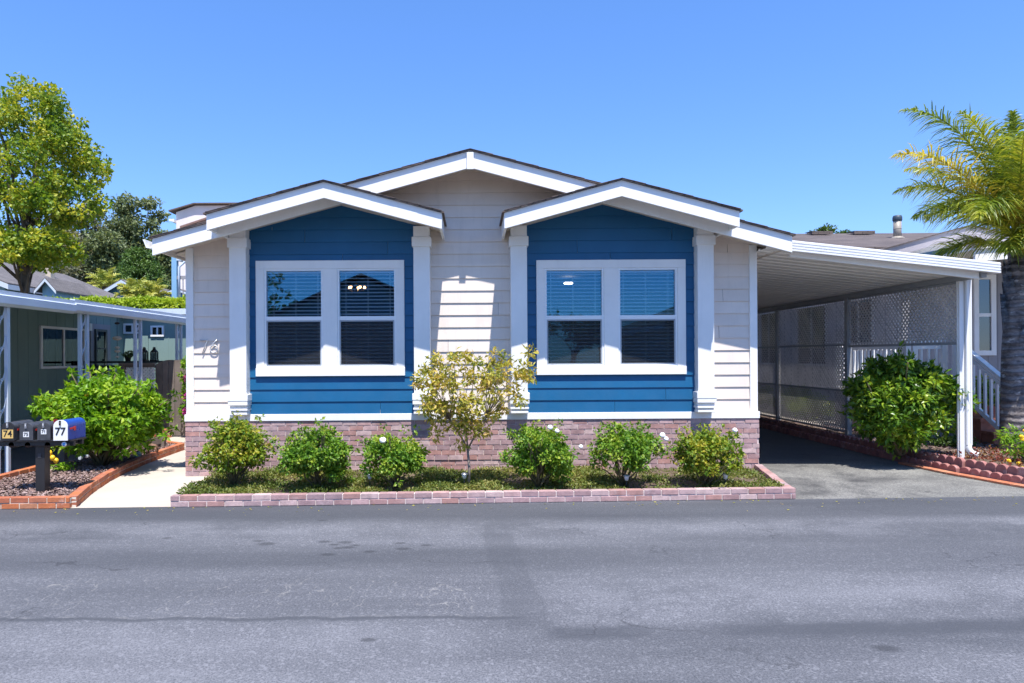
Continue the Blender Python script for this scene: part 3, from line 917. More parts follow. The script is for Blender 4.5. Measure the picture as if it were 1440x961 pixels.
# ------------------------------------------------------------------ brick edgings
def brick_run(mb, pts, courses, L, H, T, z0, rng, gap=.011, mortar=True, bump=0.004, side=1):
    """bricks along a polyline of (x, y): material 0 brick, 1 mortar"""
    for c in range(courses):
        for (a, b2) in zip(pts, pts[1:]):
            a, b2 = Vector((a[0], a[1], 0)), Vector((b2[0], b2[1], 0))
            d = b2 - a; n = d.length; d.normalize()
            ang = math.atan2(d.y, d.x)
            s = -(L / 2 if c % 2 else 0)
            while s < n:
                l0, l1 = max(s, 0), min(s + L - gap, n)
                if l1 - l0 > .03:
                    mid = a + d * ((l0 + l1) / 2)
                    mb.cur = 0
                    m = Matrix.Rotation(ang + rng.uniform(-.006, .006), 3, 'Z') @ Matrix.Rotation(rng.uniform(-.006, .006), 3, 'Y')
                    off = Vector((-d.y, d.x, 0)) * rng.uniform(-bump, bump)
                    mb.obox(mid + off + Vector((0, 0, z0 + c * H + H / 2)), (l1 - l0, T, H - gap * .85), mat=m)
                s += L
            if mortar and c == 0:
                mb.cur = 1
                mb.obox((a + b2) / 2 + Vector((0, 0, z0 + courses * H / 2 - .006)), (n, T - .014, courses * H - .012), ang)

rng = random.Random(11)
bx0, bx1 = -3.36, 3.68
mb = MB()
yl, yr = edge_y(bx0) + .05, edge_y(bx1) + .05
brick_run(mb, [(bx0, yl), (bx1, yr)], 2, .2, .066, .10, .0, rng)
brick_run(mb, [(bx1 - .05, yr + .06), (XR + .0, -.08)][::1], 2, .2, .066, .10, .0, rng)
planter = mb.build('planter_wall', [M['brick_rose'], M['mortar_rose']], base=(0, yl, 0), bevel=.004)
tag(planter, 'low two course rose brick planter wall along the road below the windows', 'planter wall')
soil = MB()
soil.add([(bx0 - .02, yl + .04, .085), (bx1 - .06, yr + .04, .085), (XR, -.06, .07), (-3.55, -.06, .07), (-3.55, -.7, .02)], [(0, 1, 2, 3, 4)])
soil.build('flower_bed', M['dirt'], kind='structure')

# ground cover in the bed
nr = np.random.default_rng(3)
def in_bed(p):
    return (p[:, 1] > yl + .06 + .035 * (p[:, 0] - bx0)) & (p[:, 1] < -.08)
n = 60000
p = np.stack([nr.uniform(-3.45, 3.72, n), nr.uniform(-2.0, -.1, n)], -1)
p = p[in_bed(p)]
xr_lim = bx1 + (XR - bx1) * ((p[:, 1] - yr) / (-.08 - yr)) - .1
xl_lim = np.where(p[:, 1] < -1.7, bx0, -3.42)
p = p[(p[:, 0] < xr_lim) & (p[:, 0] > xl_lim)]
h = np.clip(.5 + .5 * np.sin(p[:, 0] * 2.9 + 1.7 * np.sin(p[:, 1] * 3.1)) * np.cos(p[:, 1] * 4.0 + p[:, 0]) + .25 * np.sin(p[:, 0] * 9) , 0, 1.2)
keep = nr.random(len(p)) < np.clip(h * 1.3 + .15 - .3 * (p[:, 0] > 1.6), .08, 1)
p, h = p[keep], h[keep]
z = .075 + h * .075 * nr.random(len(p))
C = np.concatenate([p, z[:, None]], 1)
D = nr.normal(size=(len(C), 3)) + np.array([[0, 0, .5]])
L = nr.uniform(.022, .05, len(C))
V, Q = leaf_geo(C, D, unit(nr.normal(size=(len(C), 3)) + np.array([[0, 0, 1.2]])), L, L * .5)
gc = np_mesh('ground_cover', V, Q, M['leaf_mat'], base=(0, -1, .08))
gc['kind'] = 'stuff'; tag(gc, 'low green mat plants covering the soil of the brick planter', 'ground cover')

# ------------------------------------------------------------------ shrubs
def stems(mb, rng, base, tips, r0, r1, wob=.04, spread=.04, n=5):
    for tip in tips:
        b = Vector(base) + Vector((rng.uniform(-spread, spread), rng.uniform(-spread, spread), 0))
        t = Vector(tip)
        pts, rad = [], []
        for i in range(n + 1):
            u = i / n
            q = b.lerp(t, u)
            q.z = b.z + (t.z - b.z) * (u ** .85)
            if 0 < i < n: q += Vector((rng.uniform(-wob, wob), rng.uniform(-wob, wob), rng.uniform(-wob, wob) * .4))
            pts.append(q); rad.append(r0 + (r1 - r0) * u)
        mb.tube(pts, rad, 5)

def flower(mb, c, r, rng, n=14):
    """a rose: cupped petals around a bud"""
    c = Vector(c)
    f = Vector((rng.uniform(-.3, .3), -.75, .65)).normalized()
    sv = f.cross(Vector((0, 0, 1))).normalized(); uv = sv.cross(f)
    mb.ball(c + f * r * .25, r * .42, (1, 1, 1), 8, 6, .08, rng)
    for k in range(n):
        a = k * 2.39996; q = .35 + .65 * k / n
        d = (sv * math.cos(a) + uv * math.sin(a))
        nrm = (d * q + f * (1.15 - q)).normalized()
        m = nrm.to_track_quat('Z', 'Y').to_matrix()
        b = len(mb.v)
        mb.ball((0, 0, 0), r * (.34 + .16 * q), (1, .85, .28), 8, 5, .06, rng)
        pc_ = c + d * r * q * .62 + f * r * (.35 * (1 - q))
        for i in range(b, len(mb.v)):
            mb.v[i] = tuple(pc_ + m @ Vector(mb.v[i]))

def shrub(name, label, cat, base, boxc, boxr, seed, nclump, per, leaf, mats, group=None, clump=(.12, .2), aspect=.55, stem_r=.012, sprigs=0, hollow=.35, low=-.75, out_bias=.6, nst=9, twigs_mat='twig', up=.35):
    rg = np.random.default_rng(seed); rr = random.Random(seed)
    t = thing(name, label, cat, base, group)
    cs, rs = [], []
    while len(cs) < nclump:
        d = unit(rg.normal(size=(1, 3)))[0]
        if d[2] < low: continue
        q = rg.uniform(.35, 1.0) ** .6
        k = 1 + .30 * math.sin(3 * math.atan2(d[1], d[0]) + seed) * (1 - abs(d[2]))
        cl = rg.uniform(*clump)
        rad = np.maximum(np.array(boxr) - cl * .6, .02)
        cs.append(np.array(boxc) + d * q * rad * k); rs.append(cl)
    cnt = [max(8, int(per * (r / np.mean(clump)) ** 2)) for r in rs]
    for k in range(sprigs):                                          # long shoots that break the outline
        d = unit(rg.normal(size=(1, 3)) + np.array([[0, -.1, 1.0]]))[0]
        e = np.array(boxc) + d * np.array(boxr) * rg.uniform(1.0, 1.22)
        cs.append(e); rs.append(.05); cnt.append(int(per * .12) + 6)
    V, Q = clump_leaves(rg, cs, rs, cnt, leaf, aspect, hollow=hollow, out_bias=out_bias, up=up)
    np_mesh('foliage', V, Q, mats, t)
    mb = MB()
    pick = [cs[i] for i in rr.sample(range(nclump), min(nst, nclump))] + cs[nclump:]
    stems(mb, rr, base, pick, stem_r, stem_r * .35)
    mb.build('stems', M[twigs_mat], t)
    return t, cs

ROSES = [  # px centre, px left/right, py top/bottom of the foliage, base py, leaves, label, white roses (px, py)
    (328, 275, 384, 590, 672, 684, 'leaf_rose_y', 'broad yellowing rose bush, the one nearest the concrete path', []),
    (446, 394, 497, 600, 676, 686, 'leaf_rose', 'round green rose bush without open flowers under the left bay window', []),
    (557, 505, 605, 606, 676, 686, 'leaf_rose', 'green rose bush with one big white rose, beside the small golden tree', [(538, 619, .05)]),
    (757, 704, 814, 600, 678, 686, 'leaf_rose', 'green rose bush with white roses at its top, right next to the small golden tree', [(773, 601, .045), (783, 606, .035), (816, 628, .035)]),
    (876, 827, 928, 596, 668, 684, 'leaf_rose', 'middle rose bush under the right bay window, a white rose at its side', [(931, 612, .05), (936, 617, .04)]),
    (993, 944, 1040, 601, 672, 684, 'leaf_rose_y', 'yellow-green rose bush nearest the driveway, narrow at the bottom', [(1033, 605, .04)]),
]
for i, (px, l, r_, t_, b_, gy_, mt, lab, fl) in enumerate(ROSES):
    g = G(px, gy_, .085)
    Y = g.y
    s = F / (Y - CAM_Y)
    c = P((l + r_) / 2, (t_ + b_) / 2 + 2, Y)
    rx, rz = (r_ - l) / 2 / s, (b_ - t_) / 2 / s
    th, cs = shrub('rose_bush', lab, 'rose bush', tuple(g), tuple(c), (rx * (1.0, .98, 1.04, .96, 1.02, .94)[i], min(rx, .42), rz * (1.08, 1.14, 1.04, 1.12, 1.08, 1.12)[i]), 40 + i, 66, (84, 100, 74, 92, 80, 88)[i], (.032, .060), M[mt], 'rose bushes along the front of the house', clump=(.07, .14), aspect=.62, stem_r=.010, sprigs=(16, 9, 8, 14, 10, 18)[i], low=(-.85, -.7, -.75, -.7, -.75, -.6)[i], nst=14)
    rr = random.Random(i)
    for (fx, fy, fr) in fl:
        mb = MB(); fc = P(fx, fy, Y - .22)
        flower(mb, fc, fr * rr.uniform(.85, 1.1), rr, 22)
        mb.build('rose', M['petal'], th)

# the small golden tree between the bays
g = G(658, 684, .085)
tree = thing('small_tree', 'small thin tree with sparse golden leaves in front of the middle wall', 'small tree', tuple(g))
rg = np.random.default_rng(77); rr = random.Random(77)
mb = MB()
fork = P(657, 632, g.y)
mb.tube([g, P(659, 660, g.y), fork], [.021, .017, .015], 7)
forks = [P(632, 590, g.y + .05), P(655, 585, g.y - .06), P(683, 588, g.y + .04)]
for q in forks: mb.tube([fork, fork.lerp(q, .5) + Vector((rr.uniform(-.02, .02), 0, 0)), q], [.012, .011, .009], 6)
tips = []
spots = [(592, 532, -.1), (600, 520, .15), (612, 548, -.2), (620, 512, .1), (640, 500, -.15), (655, 520, .2), (668, 508, -.1), (690, 512, .15), (705, 520, -.2), (720, 540, .1), (738, 517, -.05), (745, 530, .1), (700, 556, -.25), (680, 545, .2), (640, 545, -.3), (622, 572, .1), (650, 585, -.1), (672, 590, .1), (692, 585, -.1), (604, 560, .15), (662, 560, -.2), (635, 525, .25), (712, 508, .1), (728, 525, -.2), (586, 540, .05), (612, 590, .05), (645, 605, -.1), (620, 535, -.1), (660, 535, .05), (685, 528, -.1), (600, 575, -.1), (630, 598, .1), (668, 608, -.12), (640, 565, -.2), (705, 575, .1), (725, 555, -.1), (675, 572, -.25), (618, 572, -.2)]
cs, rs, cnt = [], [], []
for (px, py, dy) in spots:
    e = P(px, py, g.y + dy)
    cs.append(np.array(e)); rs.append(rg.uniform(.07, .13)); cnt.append(int(rg.uniform(46, 84)))
    cs.append(np.array(e) + rg.normal(size=3) * .11); rs.append(.085); cnt.append(40)
    fk = min(forks, key=lambda q: abs(q.x - e.x))
    mid = fk.lerp(e, .5) + Vector((rr.uniform(-.04, .04), rr.uniform(-.04, .04), rr.uniform(-.01, .06)))
    mb.tube([fk, mid, e], [.0075, .005, .0022], 5)
mb.build('trunk', M['pale_bark'], tree)
V, Q = clump_leaves(rg, cs, rs, cnt, (.05, .088), .40, hollow=.1, out_bias=.5)
np_mesh('crown', V, Q, M['leaf_gold'], tree)

# solar path lights
for (px, py, gy_, lab) in ((880, 672, 688, 'white capped solar light on a stake below the middle bush of the right bay'), (1019, 667, 686, 'solar stake light at the foot of the bush nearest the driveway'), (519, 674, 686, 'dark solar stake light between two bushes of the left bay'), (652, 668, 685, 'solar stake light beside the thin tree trunk')):
    g = G(px, gy_, .085)
    t = thing('solar_light', lab, 'garden light', tuple(g), 'solar stake lights in the planter')
    mb = MB(); mb.tube([g, g + Vector((0, 0, .10))], .006, 6); mb.build('stake', M['black'], t)
    mb = MB(); mb.lathe(g + Vector((0, 0, .10)), [(.018, 0), (.03, .045), (.03, .05)], 12); mb.build('lens', M['decal_white'], t)
    mb = MB(); mb.lathe(g + Vector((0, 0, .151)), [(.042, 0), (.04, .008), (.012, .022)], 12); mb.build('cap', M['steel'], t)

# ------------------------------------------------------------------ left bed: brick edging, bark mulch, lemon bush, letter boxes
rng = random.Random(21)
cor = (-4.46, edge_y(-4.46) + .06)
curve = [cor, (-4.72, -1.25), (-4.93, -.45), (-5.06, .25), (-5.16, 1.05), (-5.22, 1.9), (-5.25, 2.7)]
mb = MB()
brick_run(mb, [(-9.2, edge_y(-9.2) + .1), cor], 2, .2, .066, .10, .0, rng)
brick_run(mb, curve, 2, .2, .066, .10, .0, rng)
brick_run(mb, [(-5.25, 2.7), (-5.9, 3.2)], 2, .2, .066, .10, .0, rng)
e = mb.build('brick_edging', [M['brick_orange'], M['mortar_orange']], base=(cor[0], cor[1], 0), bevel=.004)
tag(e, 'orange brick edging that curves from the road along the concrete path', 'edging')
mb = MB()
brick_run(mb, [(-6.12, -1.75), (-6.14, .2)], 2, .2, .066, .10, .03, rng)
brick_run(mb, [(-6.14, .2), (-6.15, .42)], 3, .2, .066, .10, .03, rng)
e = mb.build('brick_edging', [M['brick_orange'], M['mortar_orange']], base=(-6.12, -1, 0), bevel=.004)
tag(e, 'straight orange brick edging behind the letter boxes, bordering the neighbouring driveway', 'edging')
mb = MB()
brick_run(mb, [(-6.5, 3.9), (-6.35, 4.7)], 3, .2, .066, .10, .0, rng)
e = mb.build('brick_edging', [M['brick_orange'], M['mortar_orange']], base=(-6.5, 4, 0), bevel=.004)
tag(e, 'short piece of orange brick edging beside the wooden gate', 'edging')
mb = MB()
poly = [(-9.2, edge_y(-9.2) + .12)] + [(x - .04, y + .02) for x, y in curve] + [(-5.95, 3.15), (-6.16, .4), (-6.14, -1.8), (-9.2, -1.75)]
mb.add([(x, y, .085) for x, y in poly], [list(range(len(poly)))])
mb.build('mulch_bed', M['dirt'], kind='structure')
nr = np.random.default_rng(8)
n = 15000
p = np.stack([nr.uniform(-6.1, -4.45, n), nr.uniform(-1.95, 3.0, n)], -1)
cx = np.interp(p[:, 1], [c[1] for c in curve], [c[0] for c in curve]) - .07
p = p[(p[:, 0] < cx) & (p[:, 1] > edge_y(-5) + .12)]
C = np.concatenate([p, .088 + .022 * nr.random((len(p), 1))], 1)
D = nr.normal(size=(len(C), 3)) * np.array([[1, 1, .18]])
L = nr.uniform(.02, .065, len(C))
V, Q = leaf_geo(C, D, unit(nr.normal(size=(len(C), 3)) * .35 + np.array([[0, 0, 1]])), L, L * .55, fold=.25, droop=0)
o = np_mesh('bark_mulch', V, Q, M['chip'], base=(-5.3, 0, .085)); o['kind'] = 'stuff'
tag(o, 'brownish bark chips spread over the bed round the letter boxes', 'mulch')

lem, cs = shrub('lemon_bush', 'wide bright green citrus bush with a few lemons behind the letter boxes', 'bush', (-5.42, .35, .085), (-5.38, .35, .80), (.90, .75, .62), 5, 170, 74, (.07, .118), M['leaf_lemon'], clump=(.12, .22), aspect=.48, stem_r=.022, sprigs=26, low=-.8, nst=14, out_bias=.75)
rr = random.Random(9)
for (px, py) in ((69, 637), (73, 644), (121, 556), (78, 648)):
    q = P(px, py, (-.10 if px > 100 else -.36) + rr.uniform(-.05, .12))
    mb = MB(); mb.lathe(q, [(.004, -.042), (.016, -.036), (.032, -.014), (.034, .006), (.024, .028), (.006, .038)], 10)
    mb.build('lemon', M['lemon'], lem)
small, _ = shrub('seedling_plant', 'small bright green plant low in the bark mulch behind the post', 'plant', tuple(G(86, 664, .085)), tuple(G(86, 664, .085) + Vector((0, 0, .06))), (.17, .12, .06), 6, 14, 16, (.03, .06), M['leaf_lemon'], clump=(.04, .06), stem_r=.004, nst=5)
g = G(207, 640, .085)
yp, _ = shrub('flowering_plant', 'little yellow-green flowering plant near the end of the mulch bed', 'plant', tuple(g), tuple(P(206, 614, g.y)), (.09, .09, .06), 7, 12, 16, (.03, .05), M['leaf_hedge'], clump=(.035, .05), stem_r=.004, nst=6)
# garden figure: a small seated fawn
g = G(213, 640, .085)
mb = MB()
def V3(dx, dy, dz): return g + Vector((dx, dy, dz))
fawn = MB()
fawn.tube([V3(.09, 0, .10), V3(.05, 0, .13), V3(-.02, 0, .14), V3(-.07, 0, .15)], [.02, .045, .05, .035], 10)
fawn.tube([V3(-.06, 0, .15), V3(-.085, 0, .21), V3(-.09, 0, .25)], [.035, .024, .02], 9)
fawn.tube([V3(-.07, 0, .262), V3(-.10, 0, .26), V3(-.15, 0, .245)], [.024, .028, .012], 9)
for sgn in (-1, 1):
    fawn.tube([V3(-.08, sgn * .02, .275), V3(-.065, sgn * .04, .315), V3(-.06, sgn * .045, .335)], [.009, .012, .002], 6)
    fawn.tube([V3(-.06, sgn * .025, .14), V3(-.065, sgn * .028, .07), V3(-.06, sgn * .028, 0)], [.014, .009, .009], 6)
    fawn.tube([V3(.06, sgn * .025, .12), V3(.085, sgn * .03, .07), V3(.065, sgn * .03, .035), V3(.07, sgn * .03, 0)], [.02, .012, .009, .009], 6)
fawn.tube([V3(.085, 0, .12), V3(.11, 0, .13)], [.012, .004], 6)
f = fawn.build('deer_figurine', M['clay'], base=tuple(g))
tag(f, 'small brown deer garden figure standing in the mulch near the gate', 'figurine')
g = G(193, 646, .085)
mb = MB(); mb.lathe(g, [(.03, 0), (.05, .05), (.055, .11), (.042, .115)], 12)
tag(mb.build('garden_pot', M['blue_house'], base=tuple(g)), 'small pale blue pot at the edge of the citrus bush', 'pot')
# low timber planter edge behind the boxes
g = G(88, 648, .085)
mb = MB()
mb.bar((g.x, g.y, .22), (g.x + .85, g.y + 1.5, .22), .06, .13); mb.box(g.x - .05, g.x + .05, g.y - .05, g.y + .05, .085, .34)
mb.box(g.x + .8, g.x + .9, g.y + 1.45, g.y + 1.55, .085, .34)
tag(mb.build('timber_rail', M['wood_grey'], base=tuple(g)), 'low weathered timber rail under the citrus bush', 'rail')

# letter boxes on one post
g = G(59, 692, .085)
bar_z = .98 * 1.0
s_m = F / (g.y - CAM_Y)
zb = P(59, 617, g.y).z
post = thing('mailbox_post', 'black square wooden post with a crossbar carrying four letter boxes', 'post', tuple(g))
mb = MB(); mb.box(g.x - .055, g.x + .055, g.y - .05, g.y + .06, .085, zb - .07); mb.build('post', M['black'], post, bevel=.006)
xl, xr = P(6, 620, g.y).x, P(110, 620, g.y).x
mb = MB(); mb.box(xl, xr, g.y - .10, g.y - .06, zb - .075, zb - .02); mb.box(xl, xr, g.y + .07, g.y + .11, zb - .075, zb - .02)
mb.box(xl, xr, g.y - .14, g.y + .17, zb - .0195, zb - .001)
mb.build('crossbar', M['black'], post, bevel=.004)
for px in (15, 38, 66):
    c = P(px, 626, g.y - .1)
    mb = MB(); mb.tube([c, c + Vector((0, .30, 0))], .033, 14); mb.build('paper_tube', M['black'], post)
c = P(90, 625, g.y - .16)
tube = MB(); tube.tube([c, c + Vector((0, .3, 0))], .030, 16)
tb = tube.build('paper_tube', M['black'], post)
mb = MB(); mb.tube([c + Vector((0, -.012, 0)), c + Vector((0, -.001, 0))], .028, 16); o = mb.build('rolled_paper', M['decal_white'], tb)
mb = MB(); mb.tube([c + Vector((0, -.015, 0)), c + Vector((0, -.0125, 0))], .017, 16); mb.build('blue_dot', M['blue_cloth'], tb)
mb = MB()
mb.box(g.x - .02, g.x + .02, g.y - .055, g.y - .0505, zb - .22, zb - .17)
mb.build('plate', M['box_grey'], post)
def mailbox(px0, px1, py0, py1, body, door, label, depth, txt, tcol, plate, flag, dy):
    yf = g.y - .16 + dy
    a, b2 = P(px0, py1, yf), P(px1, py0, yf)
    w, h = b2.x - a.x, b2.z - zb
    t = thing('letter_box', label, 'letter box', ((a.x + b2.x) / 2, yf, zb), 'letter boxes on the shared post')
    cxm = (a.x + b2.x) / 2
    def prof(k=1.0, o=0.0):
        hw = w / 2 * k
        hs = h - hw * .85
        pts = [(cxm - hw, zb + o), (cxm + hw, zb + o)]
        for j in range(13):
            an = math.pi * j / 12
            pts.append((cxm + hw * math.cos(an), zb + hs + (h - hs) * math.sin(an) * k))
        return pts
    mb = MB(); mb.prism_y(prof(), yf, yf + depth); mb.build('body', M[body], t, bevel=.004)
    mb = MB(); mb.box(cxm - w / 2 - .006, cxm + w / 2 + .006, yf + .004, yf + .016, zb + .002, zb + .012); mb.tube([(cxm - w / 2 - .004, yf + .004, zb + .006), (cxm + w / 2 + .004, yf + .004, zb + .006)], .005, 6); mb.build('hinge', M['iron'], t)
    mb = MB(); mb.prism_y(prof(1.03, -.004), yf - .014, yf - .0005); d = mb.build('door', M[door], t, bevel=.003)
    mb = MB(); mb.box(cxm - .008, cxm + .008, yf - .03, yf - .0145, zb + h - .06, zb + h - .005); mb.tube([(cxm, yf - .026, zb + h - .055), (cxm, yf - .026, zb + h - .02)], .006, 8); mb.build('pull', M['grey_metal'] if door != 'decal_white' else M['iron'], d)
    if plate:
        mat, zc, pw, ph = plate
        mb = MB(); mb.box(cxm - pw / 2, cxm + pw / 2, yf - .017, yf - .0145, zb + zc - ph / 2, zb + zc + ph / 2); mb.build('number_plate', M[mat], d)
    yt = yf - .0185
    if txt:
        for k, (tx, zc, sz) in enumerate(txt):
            text_mesh('number', tx, sz, .0008, M[tcol], d, Vector((cxm, yt, zb + zc)), thick=.0012)
    x = b2.x
    mb = MB(); mb.box(x, x + .006, yf + .05, yf + .07, zb + .07, zb + .105 + (.10 if flag else 0)) if flag else mb.box(x, x + .006, yf + .04, yf + .15, zb + h * .52, zb + h * .52 + .02)
    if flag: mb.box(x + .001, x + .005, yf + .05, yf + .12, zb + .17, zb + .23)
    else: mb.box(x + .001, x + .007, yf + .11, yf + .15, zb + h * .52 - .02, zb + h * .52 + .028)
    mb.build('flag', M['red'], t)
    return t
mailbox(2.5, 20.5, 594, 617, 'box_grey', 'black', 'dark letter box with a big gold 74 plate', .36, [('74', .075, .105)], 'ink', ('decal_gold', .075, .125, .10), False, -.0)
mailbox(28, 46.5, 595, 617, 'box_grey', 'box_grey', 'dark grey letter box with a small white 75 tag', .36, [('75', .065, .055)], 'ink', ('decal_white', .065, .066, .06), False, .03)
mailbox(53, 71, 594, 617, 'box_grey', 'box_grey', 'dark grey letter box marked 76 with its red flag raised', .36, [('76', .095, .05)], 'ink', ('decal_white', .095, .062, .056), True, .03)
mailbox(75.5, 95, 591, 617, 'box_blue', 'decal_white', 'bright blue letter box with a white door numbered 77', .36, [('77', .10, .125)], 'ink', None, False, -.02)

n = 150
nr2 = np.random.default_rng(44)
xs_ = nr2.uniform(-6, 7, n); ys_ = edge_y(xs_) - np.abs(nr2.normal(0, .18, n)) - .02
C = np.stack([xs_, ys_, np.full(n, .004)], -1)
L = nr2.uniform(.015, .04, n)
V, Q = leaf_geo(C, nr2.normal(size=(n, 3)) * np.array([[1, 1, .1]]), unit(nr2.normal(size=(n, 3)) * .2 + np.array([[0, 0, 1]])), L, L * .5, fold=.2, droop=-.05)
o = np_mesh('road_litter', V, Q, M['leaf_gold'], base=(0, -2, 0)); o['kind'] = 'stuff'
tag(o, 'tiny dry leaf scraps lying along the edge of the road', 'leaf litter')

# ------------------------------------------------------------------ carport
cp = thing('carport', 'white aluminium flat carport roof on slim posts with lattice side panels', 'carport', (5.5, 5, 0))
fa, fb = P(1098, 336.3, -.5), P(1407.5, 369.2, -.5)
fh = .145
slope = (fb.z - fa.z) / (fb.x - fa.x)
def cz(x): return fa.z + (x - fa.x) * slope - fh
mb = MB()
nrib = 4
prof = []
m = math.atan(slope)
for k in range(nrib):
    z0 = -fh + k * fh / nrib
    z1 = z0 + fh / nrib
    poly = [(-.5 - .0, z0), (-.5 - .012, z0 + .004), (-.5 - .012, z1 - .010), (-.5, z1 - .006)]
    a = [(fa.x, y, fa.z + z) for y, z in poly]; b2 = [(fb.x, y, fb.z + z) for y, z in poly]
    n = 4
    mb.add(a + b2, [(0, 1, 5, 4)[::-1], (1, 2, 6, 5)[::-1], (2, 3, 7, 6)[::-1]])
mb.add([(fa.x, -.5, fa.z - fh), (fb.x, -.5, fb.z - fh), (fb.x, -.5, fb.z), (fa.x, -.5, fa.z), (fa.x, -.44, fa.z - fh), (fb.x, -.44, fb.z - fh), (fb.x, -.44, fb.z), (fa.x, -.44, fa.z)],
       [(0, 1, 2, 3), (7, 6, 5, 4), (3, 2, 6, 7), (0, 4, 5, 1), (1, 5, 6, 2), (0, 3, 7, 4)])
mb.build('fascia', M['metal_white'], cp)
# right-hand edge trim
mb = MB()
mb.box(fb.x - .06, fb.x, -.438, 11.5, fb.z - fh, fb.z)
mb.build('edge_trim', M['metal_white'], cp)
# corrugated pans running from the house to the outer beam
mb = MB()
y = -.43
while y < 11.4:
    prof = [(y, .018), (y + .05, .018), (y + .065, .0), (y + .235, .0), (y + .25, .018)]
    for (q0, q1) in zip(prof, prof[1:]):
        x0, x1 = XR - .0, fb.x - .062
        mb.add([(x0, q0[0], cz(x0) + .03 + q0[1]), (x1, q0[0], cz(x1) + .03 + q0[1]), (x1, q1[0], cz(x1) + .03 + q1[1]), (x0, q1[0], cz(x0) + .03 + q1[1]),
                (x0, q0[0], cz(x0) + .034 + q0[1]), (x1, q0[0], cz(x1) + .034 + q0[1]), (x1, q1[0], cz(x1) + .034 + q1[1]), (x0, q1[0], cz(x0) + .034 + q1[1])], [(0, 3, 2, 1), (4, 5, 6, 7)])
    y += .25
mb.build('roof_pan', M['pan'], cp)
bxm = 6.925
mb = MB(); mb.box(bxm - .035, bxm + .035, -.36, 11.4, cz(bxm) - .05, cz(bxm) + .029); mb.build('beam', M['grey_metal'], cp)
mb = MB()
x0, x1 = XR + .35, bxm - .052
mb.add([(x0, -.34, cz(x0) - .045), (x1, -.34, cz(x1) - .075), (x1, -.34, cz(x1) + .029), (x0, -.34, cz(x0) + .029), (x0, -.29, cz(x0) - .045), (x1, -.29, cz(x1) - .075), (x1, -.29, cz(x1) + .029), (x0, -.29, cz(x0) + .029)],
       [(0, 1, 2, 3), (7, 6, 5, 4), (0, 4, 5, 1), (1, 5, 6, 2), (0, 3, 7, 4)])
mb.build('header', M['pan'], cp)
for k, (px, yy) in enumerate(((1357, .1), (1197, 3.0), (1098, 5.9), (1045, 8.8))):
    mb = MB()
    w = .045 if k else .034
    zt = cz(bxm) - .051
    mb.box(bxm - w, bxm + w, yy - w, yy + w, .06, zt)
    mb.box(bxm - w - .012, bxm - w, yy - .012, yy + .012, .06, zt) if k == 0 else None
    mb.build('post', M['metal_white'] if k == 0 else M['grey_metal'], cp, bevel=.006)
mb = MB()                                                          # downspout with its elbow
dx, dy = bxm + .082, .07
mb.box(dx - .042, dx + .042, dy - .033, dy + .033, .36, cz(bxm) - .02)
mb.box(dx - .036, dx - .012, dy - .038, dy - .033, .36, cz(bxm) - .02); mb.box(dx + .012, dx + .036, dy - .038, dy - .033, .36, cz(bxm) - .02)
mb.tube([(dx, dy, .37), (dx, dy, .31), (dx + .03, dy - .02, .25), (dx + .10, dy - .05, .22)], [.047, .046, .044, .043], 8)
mb.build('downspout', M['metal_white'], cp, bevel=.003)
# lattice panels
def lattice(y0, y1, z0, z1, x, rails=()):
    mb = MB()
    pitch, w, th = .088, .031, .003
    for layer, sg in ((0, 1), (1, -1)):
        xx = x + (layer - .5) * .0034
        c = y0 - (z1 - z0)
        lo = -(z1 - z0) if sg > 0 else 0
        t0 = lo
        L = (y1 - y0)
        Hh = (z1 - z0)
        k = -Hh if sg > 0 else 0.0
        while k < L + (Hh if sg < 0 else 0):
            # slat centre line: y = y0 + k + t (sg>0) or y0 + k - t, z = z0 + t
            ts = []
            if sg > 0: ta, tb2 = max(0, -k), min(Hh, L - k)
            else: ta, tb2 = max(0, k - L), min(Hh, k)
            if tb2 - ta > .02:
                a = (y0 + k + sg * ta, z0 + ta); b3 = (y0 + k + sg * tb2, z0 + tb2)
                d = .5 * w * .7071
                q = [(a[0] - d * 1, a[1] + sg * d), (a[0] + d, a[1] - sg * d), (b3[0] + d, b3[1] - sg * d), (b3[0] - d, b3[1] + sg * d)]
                vs = [(xx - th / 2, p_[0], p_[1]) for p_ in q] + [(xx + th / 2, p_[0], p_[1]) for p_ in q]
                mb.add(vs, [(0, 1, 2, 3), (7, 6, 5, 4), (0, 4, 5, 1), (1, 5, 6, 2), (2, 6, 7, 3), (3, 7, 4, 0)])
            k += pitch
    return mb
ztop = cz(bxm) - .053
pan = []
for (y0, y1, z0, z1, rails) in ((.14, 2.95, 1.80, ztop, (1.80,)), (3.05, 5.85, .22, ztop, (.22, .98, 1.83)), (5.95, 8.75, .22, ztop, (.22, .98, 1.83))):
    o = lattice(y0, y1, z0, z1, bxm).build('lattice_panel', M['lattice'], cp)
    mb = MB()
    for z in rails: mb.box(bxm - .018, bxm + .018, y0, y1, z - .018, z + .018)
    mb.box(bxm - .018, bxm + .018, y0, y1, z1 - .03, z1)
    mb.build('rail', M['grey_metal'], o)
